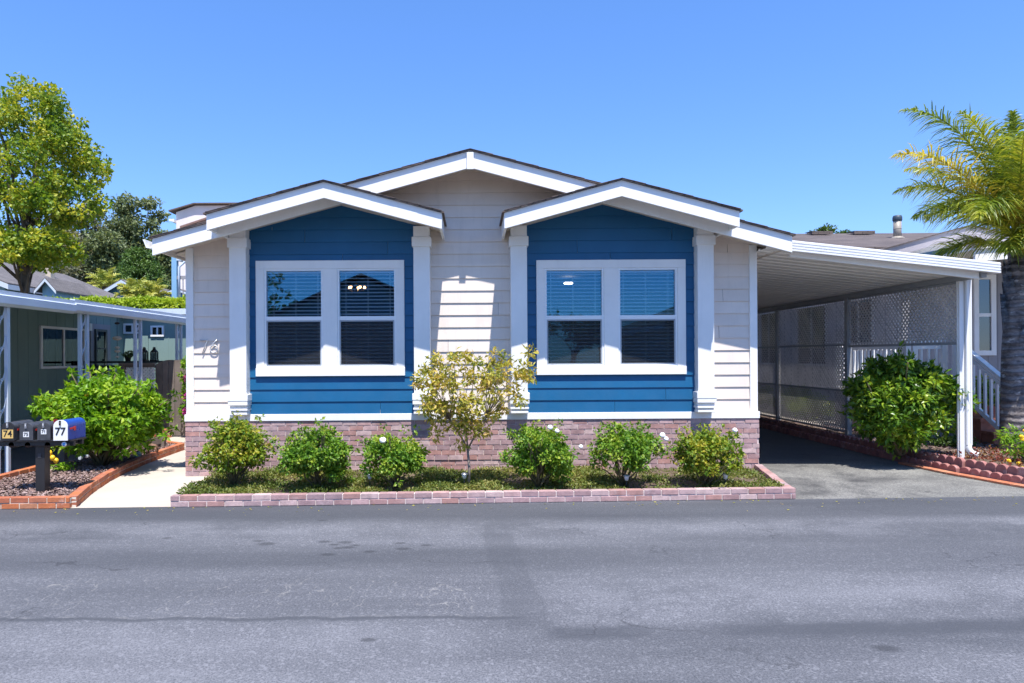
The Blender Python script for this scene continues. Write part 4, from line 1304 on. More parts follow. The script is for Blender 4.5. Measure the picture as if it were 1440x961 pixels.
# ------------------------------------------------------------------ right bed
CURB = [(6.98, -1.62), (6.80, -.95), (6.62, -.2), (6.52, .7), (6.50, 2.0), (6.52, 4.0), (6.55, 7.0)]
def offset(pts, d):
    out = []
    for i, p in enumerate(pts):
        a = Vector(pts[max(i - 1, 0)]); b = Vector(pts[min(i + 1, len(pts) - 1)])
        t_ = (b - a).normalized()
        out.append((p[0] + t_.y * d, p[1] - t_.x * d))
    return out
rng = random.Random(31)
mb = MB(); brick_run(mb, offset(CURB[:4], -.06), 1, .2, .03, .13, -.004, rng, gap=.006, bump=.002)
o = mb.build('brick_strip', [M['brick_strip'], M['mortar_orange']], base=(6.8, 0, 0), bevel=.003)
tag(o, 'flat orange brick strip between driveway and scalloped edging', 'brick strip')
def scallop_row(off, z0, h, lab):
    pts = offset(CURB, off)
    mb = MB()
    acc = 0
    for a, b in zip(pts, pts[1:]):
        a, b = Vector((*a, 0)), Vector((*b, 0))
        d = b - a; n = d.length; d.normalize(); ang = math.atan2(d.y, d.x)
        k = 0
        while (k + .5) * .145 < n:
            c = a + d * (k + .5) * .145
            L = .143
            pr = [(-L / 2, 0), (L / 2, 0), (L / 2, h * .62)] + [(L / 2 * math.cos(t_), h * .62 + h * .38 * math.sin(t_)) for t_ in np.linspace(.25, math.pi - .25, 8)] + [(-L / 2, h * .62)]
            m = Matrix.Rotation(ang + rng.uniform(-.02, .02), 3, 'Z')
            vs = [c + m @ Vector((u, -.03, v)) + Vector((0, 0, z0)) for u, v in pr] + [c + m @ Vector((u, .03, v)) + Vector((0, 0, z0)) for u, v in pr]
            q = len(pr)
            mb.add(vs, [list(range(q)), list(range(2 * q - 1, q - 1, -1))] + [(i, i + q, (i + 1) % q + q, (i + 1) % q) for i in range(q)])
            k += 1
    o = mb.build('scalloped_edging', M['brick_dark'], base=(CURB[2][0], CURB[2][1], z0), bevel=.006)
    tag(o, lab, 'edging')
scallop_row(.06, -.01, .12, 'lower row of dark red scalloped edging along the driveway')
scallop_row(.16, .06, .15, 'upper row of dark red scalloped edging holding back the raised bed')
mb = MB()
in2 = offset(CURB, .18)
poly = in2 + [(6.75, 13.0), (12, 13.0), (12, -1.62)]
mb.add([(x, y, .165) for x, y in poly], [list(range(len(poly)))])
mb.build('raised_bed', M['dirt'], kind='structure')
sheet('side_bounce_sheet', [(7.1, 4.85), (8.93, 4.85), (8.93, 13), (7.1, 13)], .172, M['concrete'])  # added pale sheet, bounces sunlight onto the shaded side wall
nr = np.random.default_rng(18)
n = 5200
p = np.stack([nr.uniform(6.6, 11.5, n), nr.uniform(-1.6, .6, n)], -1)
lx = np.interp(p[:, 1], [c[1] for c in in2], [c[0] for c in in2])
p = p[(p[:, 0] > lx + .04)]
hh = .5 + .5 * np.sin(p[:, 0] * 5 + 2 * np.sin(p[:, 1] * 4))
C = np.concatenate([p, .17 + .10 * (hh * nr.random(len(p)))[:, None]], 1)
L = nr.uniform(.03, .07, len(C))
V, Q = leaf_geo(C, nr.normal(size=(len(C), 3)) + np.array([[0, 0, .4]]), unit(nr.normal(size=(len(C), 3)) + np.array([[0, 0, 1]])), L, L * .5)
o = np_mesh('red_ground_cover', V, Q, M['leaf_red'], base=(8, -.5, .165)); o['kind'] = 'stuff'
tag(o, 'red and green ground cover in the raised bed under the palm', 'ground cover')
n = 9000
p = np.stack([nr.uniform(6.6, 9.0, n), nr.uniform(.2, 10, n)], -1)
p = p[(p[:, 1] < 4.8) | (p[:, 0] < 7.1)]; n = len(p)
C = np.concatenate([p, .168 + .02 * nr.random((n, 1))], 1)
L = nr.uniform(.03, .08, n)
V, Q = leaf_geo(C, nr.normal(size=(n, 3)) * np.array([[1, 1, .2]]), unit(nr.normal(size=(n, 3)) * .3 + np.array([[0, 0, 1]])), L, L * .5, fold=.2, droop=0)
o = np_mesh('leaf_litter', V, Q, M['chip'], base=(8, 2, .165)); o['kind'] = 'stuff'
tag(o, 'dry brown litter on the raised bed behind the carport post', 'leaf litter')

Yb = .55
cb = P(1264, 566, Yb)
shrub('round_shrub', 'big round glossy dark green shrub beside the front carport post', 'shrub', (cb.x, Yb, .165), tuple(cb), (.76, .72, .74), 15, 270, 58, (.07, .125), M['leaf_dark'], clump=(.11, .17), aspect=.42, stem_r=.025, sprigs=7, low=-1, nst=8, out_bias=.8)
cb2 = P(1378, 555, 2.0)
shrub('small_shrub', 'small green shrub squeezed between the carport post and the stair railing', 'shrub', (cb2.x, 2.0, .165), tuple(cb2), (.26, .3, .42), 16, 22, 40, (.06, .10), M['leaf_dark'], clump=(.09, .14), aspect=.45, nst=6)
for k, (px, py, lab) in enumerate(((1330, 622, 'low pale green plant at the foot of the big round shrub'), (1352, 624, 'low pale green plant beside the stairs, behind the carport post'))):
    q = P(px, py, 1.3)
    shrub('low_plant', lab, 'plant', (q.x, 1.3, .165), (q.x, 1.3, .26), (.26, .2, .09), 26 + k, 14, 26, (.04, .07), M['leaf_far'], clump=(.05, .08), nst=5)
for k, (x, y, h, lab) in enumerate(((7.75, 5.9, .55, 'leafy low shrub behind the second lattice bay'), (8.1, 7.3, .7, 'leafy shrub behind the far lattice bay against the pale wall'), (7.9, 8.9, .6, 'farthest leafy shrub behind the lattice'))):
    shrub('side_shrub', lab, 'shrub', (x, y, .165), (x, y, .165 + h * .55), (.5, .6, h * .55), 70 + k, 40, 40, (.05, .09), M['leaf_hedge'], clump=(.1, .16), nst=7)
q = P(1446, 640, -.3)
yb, cs = shrub('yellow_flower_bush', 'low bush with yellow flowers at the foot of the palm', 'bush', (q.x, -.3, .165), (q.x, -.3, .42), (.32, .3, .28), 19, 24, 40, (.05, .09), M['leaf_lemon'], clump=(.09, .13), aspect=.3, nst=8)
rr = random.Random(4)
for (px, py) in ((1436, 614), (1441, 606), (1437, 618), (1432, 652), (1438, 658), (1418, 648), (1450, 612), (1447, 640)):
    mb = MB(); flower(mb, P(px, py, -.62), .038, rr, 9); mb.build('flower', M['petal_y'], yb)

# ------------------------------------------------------------------ the palm
pb = G(1424, 634, .165)
PY = pb.y
palm = thing('palm_tree', 'feathery palm with arching yellow-green fronds and a pale ringed trunk', 'palm', tuple(pb))
ptop = P(1432, 342, PY)
def pr_(py, w): return (P(1424, py, PY), w)
mb = MB()
s_ = F / (PY - CAM_Y)
mb.tube([pb - Vector((0, 0, .05)), P(1425, 610, PY), P(1426, 560, PY), P(1426, 500, PY), P(1428, 450, PY), P(1430, 400, PY), ptop], [.19, .18, .172, .160, .145, .13, .11], 20)
mb.build('trunk', M['palm_trunk'], palm)
mb = MB()                                                          # ragged boots of old leaf bases
rr = random.Random(14)
for k in range(26):
    a = rr.uniform(0, 6.28); z = rr.uniform(1.65, 3.0)
    c = Vector((P(1429, 450, PY).x, PY, z)); r = .148 - .025 * (z - 1.6)
    d = Vector((math.cos(a), math.sin(a), 0)); sv = Vector((-d.y, d.x, 0))
    w = rr.uniform(.05, .10); h = rr.uniform(.25, .6)
    mb.add([c + d * r * .97 - sv * w, c + d * r * .97 + sv * w, c + d * (r + .035) + sv * w * .5 + Vector((0, 0, h)), c + d * (r + .06) - sv * w * .4 + Vector((0, 0, h * 1.05)), c + d * (r - .03) + Vector((0, 0, h * .6))], [(0, 1, 2, 3), (0, 3, 4), (1, 4, 2), (3, 2, 4)], True)
mb.build('leaf_base', M['palm_trunk'], palm)

def frond(name, base, az, elev, length, droop, seed, mat, parent, nl=85, leaf=.48, plume=.9, width=.022, hang=.5):
    rg = np.random.default_rng(seed)
    d0 = np.array([math.cos(az) * math.cos(elev), math.sin(az) * math.cos(elev), math.sin(elev)])
    n = 26
    pts = [np.array(base)]; d = d0.copy()
    for i in range(n):
        d = d + np.array([0, 0, -droop / n * (0.3 + 1.4 * i / n)])
        d /= np.linalg.norm(d)
        pts.append(pts[-1] + d * length / n)
    pts = np.array(pts)
    u = np.linspace(.16, 1.0, nl)
    idx = u * n
    i0 = np.clip(idx.astype(int), 0, n - 1); fr = (idx - i0)[:, None]
    pos = pts[i0] * (1 - fr) + pts[i0 + 1] * fr
    tan = unit(pts[i0 + 1] - pts[i0])
    side = unit(np.cross(tan, np.array([[0, 0, 1.0]])))
    upv = np.cross(side, tan)
    Vs, Qs = [], []
    b = 0
    for sg in (-1, 1):
        m = len(u)
        lf = leaf * (np.sin(np.clip(u * 1.02, 0, 1) * math.pi * .86 + .28)) * rg.uniform(.8, 1.15, m)
        el = rg.normal(0, .35, m) * plume
        dd = unit(side * sg * np.cos(el)[:, None] + upv * (np.sin(el)[:, None] + .25) + tan * (.55 + .5 * u[:, None]))
        wv = unit(np.cross(dd, upv * .8 + rg.normal(size=(m, 3)) * .35))
        seg = []
        p = pos.copy(); dcur = dd.copy()
        ws = [.7, 1.0, .75, .12]
        for k in range(4):
            w = width * ws[k]
            seg.append(p - wv * w * .5); seg.append(p + wv * w * .5)
            p = p + dcur * (lf / 3)[:, None]
            dcur = unit(dcur + np.array([[0, 0, -hang]]) * rg.uniform(.5, 1.3, (m, 1)))
        A = np.stack(seg, 1).reshape(-1, 3)
        ii = np.arange(m)[:, None] * 8
        for k in range(3):
            Qs.append(b + ii + np.array([[2 * k, 2 * k + 1, 2 * k + 3, 2 * k + 2]]))
        Vs.append(A); b += len(A)
    # the midrib
    k = 6
    ring = []
    for i, p in enumerate(pts):
        t_ = pts[min(i + 1, n)] - pts[max(i - 1, 0)]; t_ = t_ / np.linalg.norm(t_)
        s_v = np.cross(t_, [0, 0, 1.0]); s_v /= max(np.linalg.norm(s_v), 1e-6); u_v = np.cross(s_v, t_)
        r = .022 * (1 - .85 * i / n)
        for j in range(k):
            a = 2 * math.pi * j / k
            ring.append(p + (s_v * math.cos(a) + u_v * math.sin(a)) * r)
    Vs.append(np.array(ring))
    for i in range(n):
        for j in range(k):
            Qs.append(np.array([[b + i * k + j, b + i * k + (j + 1) % k, b + (i + 1) * k + (j + 1) % k, b + (i + 1) * k + j]]))
    return np_mesh(name, np.concatenate(Vs), np.concatenate(Qs), mat, parent)

FR = [  # azimuth, elevation, length, droop, yellow
    (178, 72, 2.85, 1.85, 0), (186, 58, 2.6, 1.5, 1), (172, 50, 1.5, 1.7, 0), (200, 74, 2.35, 1.7, 0), (215, 40, 1.7, 1.7, 0), (160, 55, 2.0, 1.5, 0),
    (235, 65, 2.1, 1.6, 0), (255, 45, 1.8, 1.6, 1), (275, 62, 2.0, 1.5, 0), (300, 50, 2.1, 1.4, 0), (330, 60, 2.2, 1.5, 0), (0, 55, 2.3, 1.4, 0), (20, 70, 2.2, 1.5, 0), (45, 50, 2.1, 1.5, 0),
    (75, 62, 2.0, 1.4, 0), (105, 50, 2.1, 1.5, 0), (135, 66, 2.2, 1.5, 0), (225, 14, 1.0, 1.6, 0), (255, 12, 1.1, 1.6, 1), (225, 82, 2.0, .9, 0), (150, 84, 1.9, .8, 0), (275, 20, 1.2, 1.6, 1), (150, 24, 1.2, 1.5, 0), (300, 14, 1.4, 1.6, 0)]
for i, (az, el, ln, dr, yl_) in enumerate(FR):
    frond('frond', tuple(ptop + Vector((0, 0, rr.uniform(-.12, .08)))), R(az), R(el), ln, dr, 300 + i, M['leaf_palm_y' if yl_ else 'leaf_palm'], palm, nl=125, leaf=.60 if el > 25 else .5, hang=.62, width=.019, plume=1.45)

# ------------------------------------------------------------------ neighbour on the right
rh = thing('neighbour_house', 'taupe and grey neighbouring house with a white gable, deck side and tall round flue', 'house', (11, 5, 0))
gY = 4.2
ap = P(1366, 317.5, gY); el_ = P(1236, 353, gY)
sl = (ap.z - el_.z) / (ap.x - el_.x)
hl = ap.x - el_.x + .4
mb = MB()
mb.box(el_.x + .75, ap.x + 5.5, gY + .45, gY + .5, .2, el_.z + .05)
k = el_.x + .75
while k < ap.x + 5.5:
    mb.box(k, k + .015, gY + .444, gY + .4495, .2, el_.z + .05); k += .2
k = gY + .6
while k < 16:
    mb.box(el_.x + .744, el_.x + .7495, k, k + .015, .2, el_.z); k += .2
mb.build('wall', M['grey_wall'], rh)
mb = MB(); mb.box(el_.x + .75, el_.x + .8, gY + .5, 16, .2, el_.z + .1); mb.build('side_wall', M['side_wall'], rh)
mb = MB()
mb.prism_y([(el_.x + .76, el_.z + .051), (ap.x + hl - .76, el_.z + .051), (ap.x, ap.z - .12)], gY + .43, gY + .50)
k = el_.x + .8
while k < ap.x + hl - .8:
    zz = ap.z - .13 - sl * abs(k - ap.x)
    if zz > el_.z + .06: mb.box(k, k + .015, gY + .424, gY + .4295, el_.z + .052, zz)
    k += .2
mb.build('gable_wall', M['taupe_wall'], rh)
SL_save = SL
def gable_band(mb, ax, az, hl, hr, s, t0, t1, y0, y1):
    mb.prism_y([(ax - hl, az - s * hl - t1), (ax, az - t1), (ax, az - t0), (ax - hl, az - s * hl - t0)], y0, y1)
    mb.prism_y([(ax, az - t1), (ax + hr, az - s * hr - t1), (ax + hr, az - s * hr - t0), (ax, az - t0)], y0, y1)
mb = MB(); gable_band(mb, ap.x, ap.z + .02, hl, hl, sl, 0, .02, gY - .04, 9.3); rf = mb.build('roof', M['shingle_tan'], rh)
mb = MB(); gable_band(mb, ap.x, ap.z, hl - .03, hl - .03, sl, .001, .20, gY, gY + .04); mb.build('fascia', M['taupe_wall'], rf)
mb = MB(); gable_band(mb, ap.x, ap.z, hl - .04, hl - .04, sl, .001, .09, gY + .041, 9.3); mb.build('soffit', M['taupe_wall'], rf)
# long roof behind, its ridge parallel to the street
r0, r1 = P(1105, 329, 11), P(1310, 331, 11)
rz = r0.z
mb = MB()
x0, x1 = 7.3, 24.0
ya, yb_, za = 6.3, 11.0, rz - 1.15
mb.add([(x0, ya, za), (x1, ya, za), (x1, yb_, rz), (x0 + .6, yb_, rz), (x0, ya, za - .08), (x1, ya, za - .08), (x1, yb_ + 4.7, za), (x0, yb_ + 4.7, za)], [(0, 1, 2, 3), (3, 2, 6, 7), (4, 5, 1, 0), (0, 3, 7, 4)])
rf2 = mb.build('roof', M['shingle_tan'], rh)
c = P(1263, 348, 9.0); ct = P(1263, 303.5, 9.0)
zroof = za + (rz - za) * (9.0 - ya) / (yb_ - ya)
mb = MB(); mb.lathe((c.x, 9.0, zroof - .05), [(.10, 0), (.10, ct.z - zroof - .10)], 20); mb.lathe((c.x, 9.0, zroof - .02), [(.17, -.03), (.17, .02), (.105, .06)], 20)
mb.lathe((c.x, 9.0, zroof - .05), [(.103, .29), (.103, .31)], 20)
fl = mb.build('flue', M['flue'], rf2)
mb = MB(); mb.lathe((c.x, 9.0, ct.z - .15), [(.105, 0), (.118, .02), (.118, .10), (.10, .15)], 20); mb.build('flue_cap', M['dark_metal'], fl)
for px, py in ((1154, 332), (1213, 332)):
    q = P(px, py, 10.4); zq = za + (rz - za) * (10.4 - ya) / (yb_ - ya)
    mb = MB(); mb.add([(q.x - .3, 10.25, zq - .01), (q.x + .3, 10.25, zq - .01), (q.x + .3, 10.25, zq + .09), (q.x - .3, 10.25, zq + .09), (q.x - .3, 10.7, zq + .12), (q.x + .3, 10.7, zq + .12)], [(0, 1, 2, 3), (3, 2, 5, 4), (0, 3, 4), (1, 5, 2)])
    mb.build('roof_vent', M['shingle'], rf2)
# gable window: a raked white frame with dark glass
yv = gY + .42
a, b, c_, d_ = P(1288, 362, yv), P(1352, 362, yv), P(1352, 343, yv), P(1288, 357, yv)
mb = MB()
fo = [(a.x - .35, a.z - .12), (b.x + .08, b.z - .12), (c_.x + .08, c_.z + .09), (d_.x - .35, d_.z + .03)]
fi = [(a.x + .02, a.z), (b.x - .02, b.z), (c_.x - .02, c_.z - .04), (d_.x + .02, d_.z - .01)]
vs = [(x, yv - .03, z) for x, z in fo] + [(x, yv - .03, z) for x, z in fi] + [(x, yv + .005, z) for x, z in fi]
mb.add(vs, [(0, 1, 5, 4), (1, 2, 6, 5), (2, 3, 7, 6), (3, 0, 4, 7), (4, 5, 9, 8), (5, 6, 10, 9), (6, 7, 11, 10), (7, 4, 8, 11)])
gw = mb.build('window', M['white'], rh)
mb = MB(); mb.prism_y(fi, yv - .01, yv + .004); mb.build('pane', M['glass_dark'], gw)
# porch eave in front of the grey wall
a, b = P(1384, 362, 2.9), P(1440, 350, 2.9)
mb = MB()
mb.prism_y([(a.x - .15, a.z - .08), (a.x + 4.5, a.z + .30), (a.x + 4.5, a.z + .52), (a.x - .15, a.z + .14)], 2.9, 2.95)
mb.prism_y([(a.x - .15, a.z + .145), (a.x + 4.5, a.z + .525), (a.x + 4.5, a.z + .56), (a.x - .15, a.z + .18)], 2.86, gY + .44)
mb.build('porch_eave', M['white'], rh)
# tall window beside the post, and glazed doors along the deck
def simple_window(parent, axis, p, w, z0, z1, mat='white', glass='glass_dark', mull=0, name='window', fw=.07, trans=0):
    """axis 'y': faces -y at y=p[1]; axis '+x' / '-x': faces that way at x=p[0]; p is the middle of the sill line"""
    mb = MB(); gl = MB()
    if axis == 'y':
        x0, x1, y = p[0] - w / 2, p[0] + w / 2, p[1]
        for q in ((x0, x0 + fw, z0, z1), (x1 - fw, x1, z0, z1), (x0 + fw, x1 - fw, z0, z0 + fw), (x0 + fw, x1 - fw, z1 - fw, z1)): mb.box(q[0], q[1], y - .04, y + .02, q[2], q[3])
        for k in range(mull):
            xm = x0 + (k + 1) * w / (mull + 1); mb.box(xm - fw * .35, xm + fw * .35, y - .035, y + .02, z0 + fw, z1 - fw)
        for k in range(trans):
            zm = z0 + (k + 1) * (z1 - z0) / (trans + 1); mb.box(x0 + fw, x1 - fw, y - .033, y + .02, zm - fw * .35, zm + fw * .35)
        gl.box(x0 + fw, x1 - fw, y - .012, y - .006, z0 + fw, z1 - fw)
    else:
        s = 1 if axis == '+x' else -1
        y0, y1, x = p[1] - w / 2, p[1] + w / 2, p[0]
        def bx(m, o0, o1, a0, a1, c0, c1): m.box(min(x + s * o0, x + s * o1), max(x + s * o0, x + s * o1), a0, a1, c0, c1)
        for q in ((y0, y0 + fw, z0, z1), (y1 - fw, y1, z0, z1), (y0 + fw, y1 - fw, z0, z0 + fw), (y0 + fw, y1 - fw, z1 - fw, z1)): bx(mb, -.02, .04, *q)
        for k in range(mull):
            ym = y0 + (k + 1) * w / (mull + 1); bx(mb, -.02, .035, ym - fw * .35, ym + fw * .35, z0 + fw, z1 - fw)
        for k in range(trans):
            zm = z0 + (k + 1) * (z1 - z0) / (trans + 1); bx(mb, -.02, .033, y0 + fw, y1 - fw, zm - fw * .35, zm + fw * .35)
        bx(gl, .006, .012, y0 + fw, y1 - fw, z0 + fw, z1 - fw)
    o = mb.build(name, M[mat], parent)
    gl.build('pane', M[glass], o)
    mbk = MB()                                                     # dark room behind the pane
    return o
yw_ = gY + .44
q0, q1 = P(1376, 500, yw_), P(1392, 392, yw_)
simple_window(rh, 'y', ((q0.x + q1.x) / 2 + .0, yw_), q1.x - q0.x + .22, q0.z, q1.z + .08, trans=1, fw=.10)
for yy, w in ((6.2, 1.2), (8.4, 1.6), (11, 1.2)):
    simple_window(rh, '-x', (el_.x + .74, yy), w, 1.35, 2.95, mull=1)
# deck, its railing and the stairs
dk = thing('deck', 'grey raised timber deck behind the lattice with white railings', 'deck', (8.0, 4, .165))
dx0, dx1 = 7.55, el_.x + .74
mb = MB()
zd = .95
y = 2.3
while y < 4.7:
    mb.box(dx0, dx1, y, y + .135, zd - .04, zd); y += .142
mb.build('boards', M['deck_floor'], dk)
mb = MB()
mb.box(dx0 + .02, dx1, 2.32, 2.36, .16, zd - .041); mb.box(dx0 + .02, dx0 + .06, 2.361, 4.7, .16, zd - .041)
mb.build('skirt', M['grey_wall'], dk)
def railing(name, a, b, z0a, z0b, h, mat, parent, step=.13, post=True, bw=.035):
    a, b = Vector(a), Vector(b)
    d = b - a; n = d.length
    mb = MB()
    up = Vector((0, 0, 1))
    A, B = Vector((a.x, a.y, z0a)), Vector((b.x, b.y, z0b))
    mb.bar(A + up * h, B + up * h, .09, .045)
    mb.bar(A + up * (h - .10), B + up * (h - .10), .04, .06)
    mb.bar(A + up * .10, B + up * .10, .04, .07)
    k = step
    while k < n - .03:
        q = A.lerp(B, k / n)
        mb.bar(q + up * .13, q + up * (h - .12), bw, bw); k += step
    o = mb.build(name, mat, parent)
    for q in (A, B):
        pb_ = MB(); pb_.box(q.x - .045, q.x + .045, q.y - .045, q.y + .045, q.z - .05, q.z + h + .03); pb_.build('rail_post', mat, o)
    return o
railing('railing', (dx0 + .08, 2.4, 0), (dx0 + .08, 4.7, 0), zd, zd, .92, M['metal_white'], dk)
railing('railing', (dx0 + .2, 4.7, 0), (dx1 - .1, 4.7, 0), zd, zd, .92, M['metal_white'], dk)
railing('railing', (dx0 + .2, 2.4, 0), (dx0 + .72, 2.4, 0), zd, zd, .92, M['metal_white'], dk)
st = thing('stairs', 'brick red stairs with a white sloping handrail up to the deck', 'stairs', (8.7, 1.6, .165))
sx0, sx1 = 8.42, 9.6
for k in range(4):
    mb = MB(); y1 = 2.29 - k * .28
    zt = zd - .19 * (k + 1) + 0.0
    mb.box(sx0, sx1, y1 - .28, y1 - .001, zt - .05, zt); mb.box(sx0 + .02, sx1, y1 - .26, y1 - .002, .16, zt - .051)
    mb.build('step', M['step_brick'], st)
railing('handrail', (sx0 - .02, 2.25, 0), (sx0 - .02, 1.05, 0), zd - .02, .20, .95, M['metal_white'], st)

rfn = thing('board_fence', 'tall weathered board fence closing the far end of the carport', 'fence', (5.5, 14.2, 0))
mb = MB()
k = 3.9
while k < 9.0:
    mb.box(k, k + .14, 14.2, 14.225, .03, 1.85 + .01 * math.sin(k * 9)); k += .146
mb.build('boards', M['wood_grey'], rfn)
mb = MB(); mb.box(3.9, 9.0, 14.226, 14.27, .4, .49); mb.box(3.9, 9.0, 14.226, 14.27, 1.4, 1.49); mb.build('rail', M['wood_grey'], rfn)
# ------------------------------------------------------------------ neighbour on the left: teal home with a patio cover
lh = thing('neighbour_house', 'dull teal single storey home in the shade of a long flat patio roof', 'house', (-11, 4, 0))
WX = -8.6
mb = MB()
wy0, wy1, wzt = -2.2, 7.199, 2.75
mb.box(WX - 5, WX, wy0, wy1, .55, wzt)
k = wy0 + .1
while k < wy1:
    mb.box(WX + .0005, WX + .006, k, k + .02, .56, 2.6); k += .30
mb.build('wall', M['teal'], lh)
mb = MB(); mb.box(WX - 5, WX + .012, wy0, wy1, .0, .548); mb.build('skirting', M['teal'], lh)
q = P(60, 572, 4.05)
mb = MB(); mb.box(WX + .0125, WX + .03, 3.95, 4.35, q.z - .08, q.z + .08)
for k in range(5): mb.box(WX + .0305, WX + .036, 3.97, 4.33, q.z - .07 + k * .03, q.z - .055 + k * .03)
mb.build('vent', M['iron'], lh)
simple_window(lh, '+x', (WX, 4.72), 1.55, 1.46, 2.32, mat='vinyl', mull=1, fw=.05)
dr = MB(); dr.box(WX - .01, WX + .03, 5.72, 6.55, .75, 2.45); dr = dr.build('door', M['grey_wall'], lh)
o = simple_window(dr, '+x', (WX + .03, 6.1), .48, 1.45, 2.33, mat='deck_dark', trans=1, fw=.05, name='door_light')
WY = 7.2
mb = MB(); mb.box(WX + .0005, -4.3, WY, WY + 5, .0, 2.72)
k = WX + .2
while k < -4.3:
    mb.box(k, k + .02, WY - .006, WY - .0005, .05, 2.7); k += .30
mb.build('wing_wall', M['teal'], lh)
mb = MB(); mb.box(WX - .2, -4.2, WY - .25, WY + 5, 2.721, 2.86); mb.build('wing_roof', M['awning_metal'], lh)
for px0, px1, py0, py1 in ((177, 197, 458, 468), (215, 229, 461, 472)):
    a, b = P(px0, py1, WY), P(px1, py0, WY)
    simple_window(lh, 'y', ((a.x + b.x) / 2, WY), b.x - a.x + .08, a.z - .03, b.z + .05, mat='vinyl', mull=1, fw=.045)
for px0, px1, py0, py1 in ((152, 166, 452, 505), (199, 209, 472, 505)):
    a, b = P(px0, py1, WY), P(px1, py0, WY)
    mb = MB(); mb.box(a.x, b.x, WY - .03, WY - .0065, a.z, b.z); mb.box(a.x + .05, b.x - .05, WY - .036, WY - .0305, a.z + .05, b.z - .05)
    mb.build('cupboard_door', M['teal'], lh)
mb = MB()
mb.add([(WX - 5.5, wy0 - .3, 3.3), (WX + .1, wy0 - .3, 2.76), (WX + .1, wy1 + .3, 2.76), (WX - 5.5, wy1 + .3, 3.3), (WX - 5.5, wy0 - .3, 3.22), (WX + .1, wy0 - .3, 2.70), (WX + .1, wy1 + .3, 2.70), (WX - 5.5, wy1 + .3, 3.22)], [(0, 1, 2, 3), (7, 6, 5, 4), (0, 4, 5, 1), (1, 5, 6, 2), (2, 6, 7, 3), (3, 7, 4, 0)])
mb.build('roof', M['awning_metal'], lh)
mb = MB(); q = P(129, 455, 5.6); mb.box(WX + .03, WX + .13, 5.5, 5.6, 2.28, 2.44); mb.build('wall_lamp', M['decal_white'], lh)

pc = thing('patio_cover', 'long flat white-blue metal patio roof on paired ornamental posts', 'patio cover', (-6.4, 4, 0))
FX = -6.28
mb = MB()
mb.add([(WX - .1, -2.6, 2.68), (FX - .02, -2.6, 2.50), (FX - .02, 5.7, 2.50), (WX - .1, 5.7, 2.68), (WX - .1, -2.6, 2.64), (FX - .02, -2.6, 2.46), (FX - .02, 5.7, 2.46), (WX - .1, 5.7, 2.64)], [(0, 1, 2, 3), (7, 6, 5, 4), (0, 4, 5, 1), (2, 6, 7, 3)])
mb.build('roof_pan', M['pan'], pc)
mb = MB()
prof = [(FX - .02, 2.37), (FX + .02, 2.36), (FX + .07, 2.40), (FX + .075, 2.50), (FX + .05, 2.515), (FX + .05, 2.57), (FX - .03, 2.575), (FX - .03, 2.45)]
mb.prism_y(prof, -2.6, 1.1)
mb.build('gutter', M['awning_metal'], pc)
mb = MB()
prof2 = [(x + .0, z + .02) for x, z in prof]
mb.prism_y(prof2, 1.101, 5.7)
mb.build('gutter', M['awning_metal'], pc)
for k, yy in enumerate((-.42, 1.5, 3.3, 5.1)):
    o = thing('ornamental_post', '', '', (FX - .05, yy, .05)); del_ = None
    mb = MB()
    for s in (-1, 1):
        mb.box(FX - .075, FX - .025, yy + s * .10 - .028, yy + s * .10 + .028, .0, 2.44)
    o2 = mb.build('post', M['awning_metal'], pc, bevel=.004)
    bpy.data.objects.remove(o)
    mb = MB()
    for j in range(5):
        z0 = .35 + j * .42
        pts = [(FX - .05, yy - .07 + .14 * u, z0 + .36 * u + .03 * math.sin(u * 6.28)) for u in np.linspace(0, 1, 10)]
        mb.tube(pts, .008, 5)
        mb.tube([(FX - .05, yy + .035 * math.cos(a) * (1 - a / 9), z0 + .18 + .035 * math.sin(a) * (1 - a / 9)) for a in np.linspace(0, 7, 14)], .006, 5)
    mb.build('scroll', M['awning_metal'], o2)

# deck rail, fence panel, gate and climbers at the end of the path
rl = thing('porch_railing', 'dark porch railing below the patio roof in front of the teal wall', 'railing', (-7.4, 5.35, .6))
mb = MB(); mb.box(WX + .05, FX - .02, 5.2, 7.1, .60, .68); mb.box(WX + .05, FX - .04, 5.22, 5.26, .05, .599); mb.build('floor', M['deck_dark'], rl)
railing('railing', (WX + .15, 5.35, 0), (FX - .2, 5.35, 0), .68, .68, .90, M['deck_dark'], rl, step=.14, bw=.06)
fY = 4.75
gx0, gx1 = P(219, 560, fY).x, P(272, 560, fY).x
gt = thing('wooden_gate', 'weathered grey board gate with an arched top at the end of the path', 'gate', ((gx0 + gx1) / 2, fY, 0))
rr = random.Random(6)
nb_ = 6
bw_ = (gx1 - gx0) / nb_
mb = MB()
for k in range(nb_):
    x0 = gx0 + k * bw_
    def arch(x):
        u = (x - gx0) / (gx1 - gx0)
        return P(240, 506, fY).z - .0 - .28 * max(0, (.42 - u)) ** 1.6 * 1.4 + .01 * math.sin(9 * u)
    mb.prism_y([(x0 + .004, .03), (x0 + bw_ - .004, .03), (x0 + bw_ - .004, arch(x0 + bw_)), (x0 + bw_ / 2, arch(x0 + bw_ / 2)), (x0 + .004, arch(x0))], fY + rr.uniform(-.003, .003), fY + .02)
mb.build('board_panel', M['wood_grey'], gt)
mb = MB(); mb.box(gx0 + .02, gx1 - .02, fY + .021, fY + .06, .35, .45); mb.box(gx0 + .02, gx1 - .02, fY + .021, fY + .06, 1.15, 1.25); mb.build('crossbar', M['wood_grey'], gt)
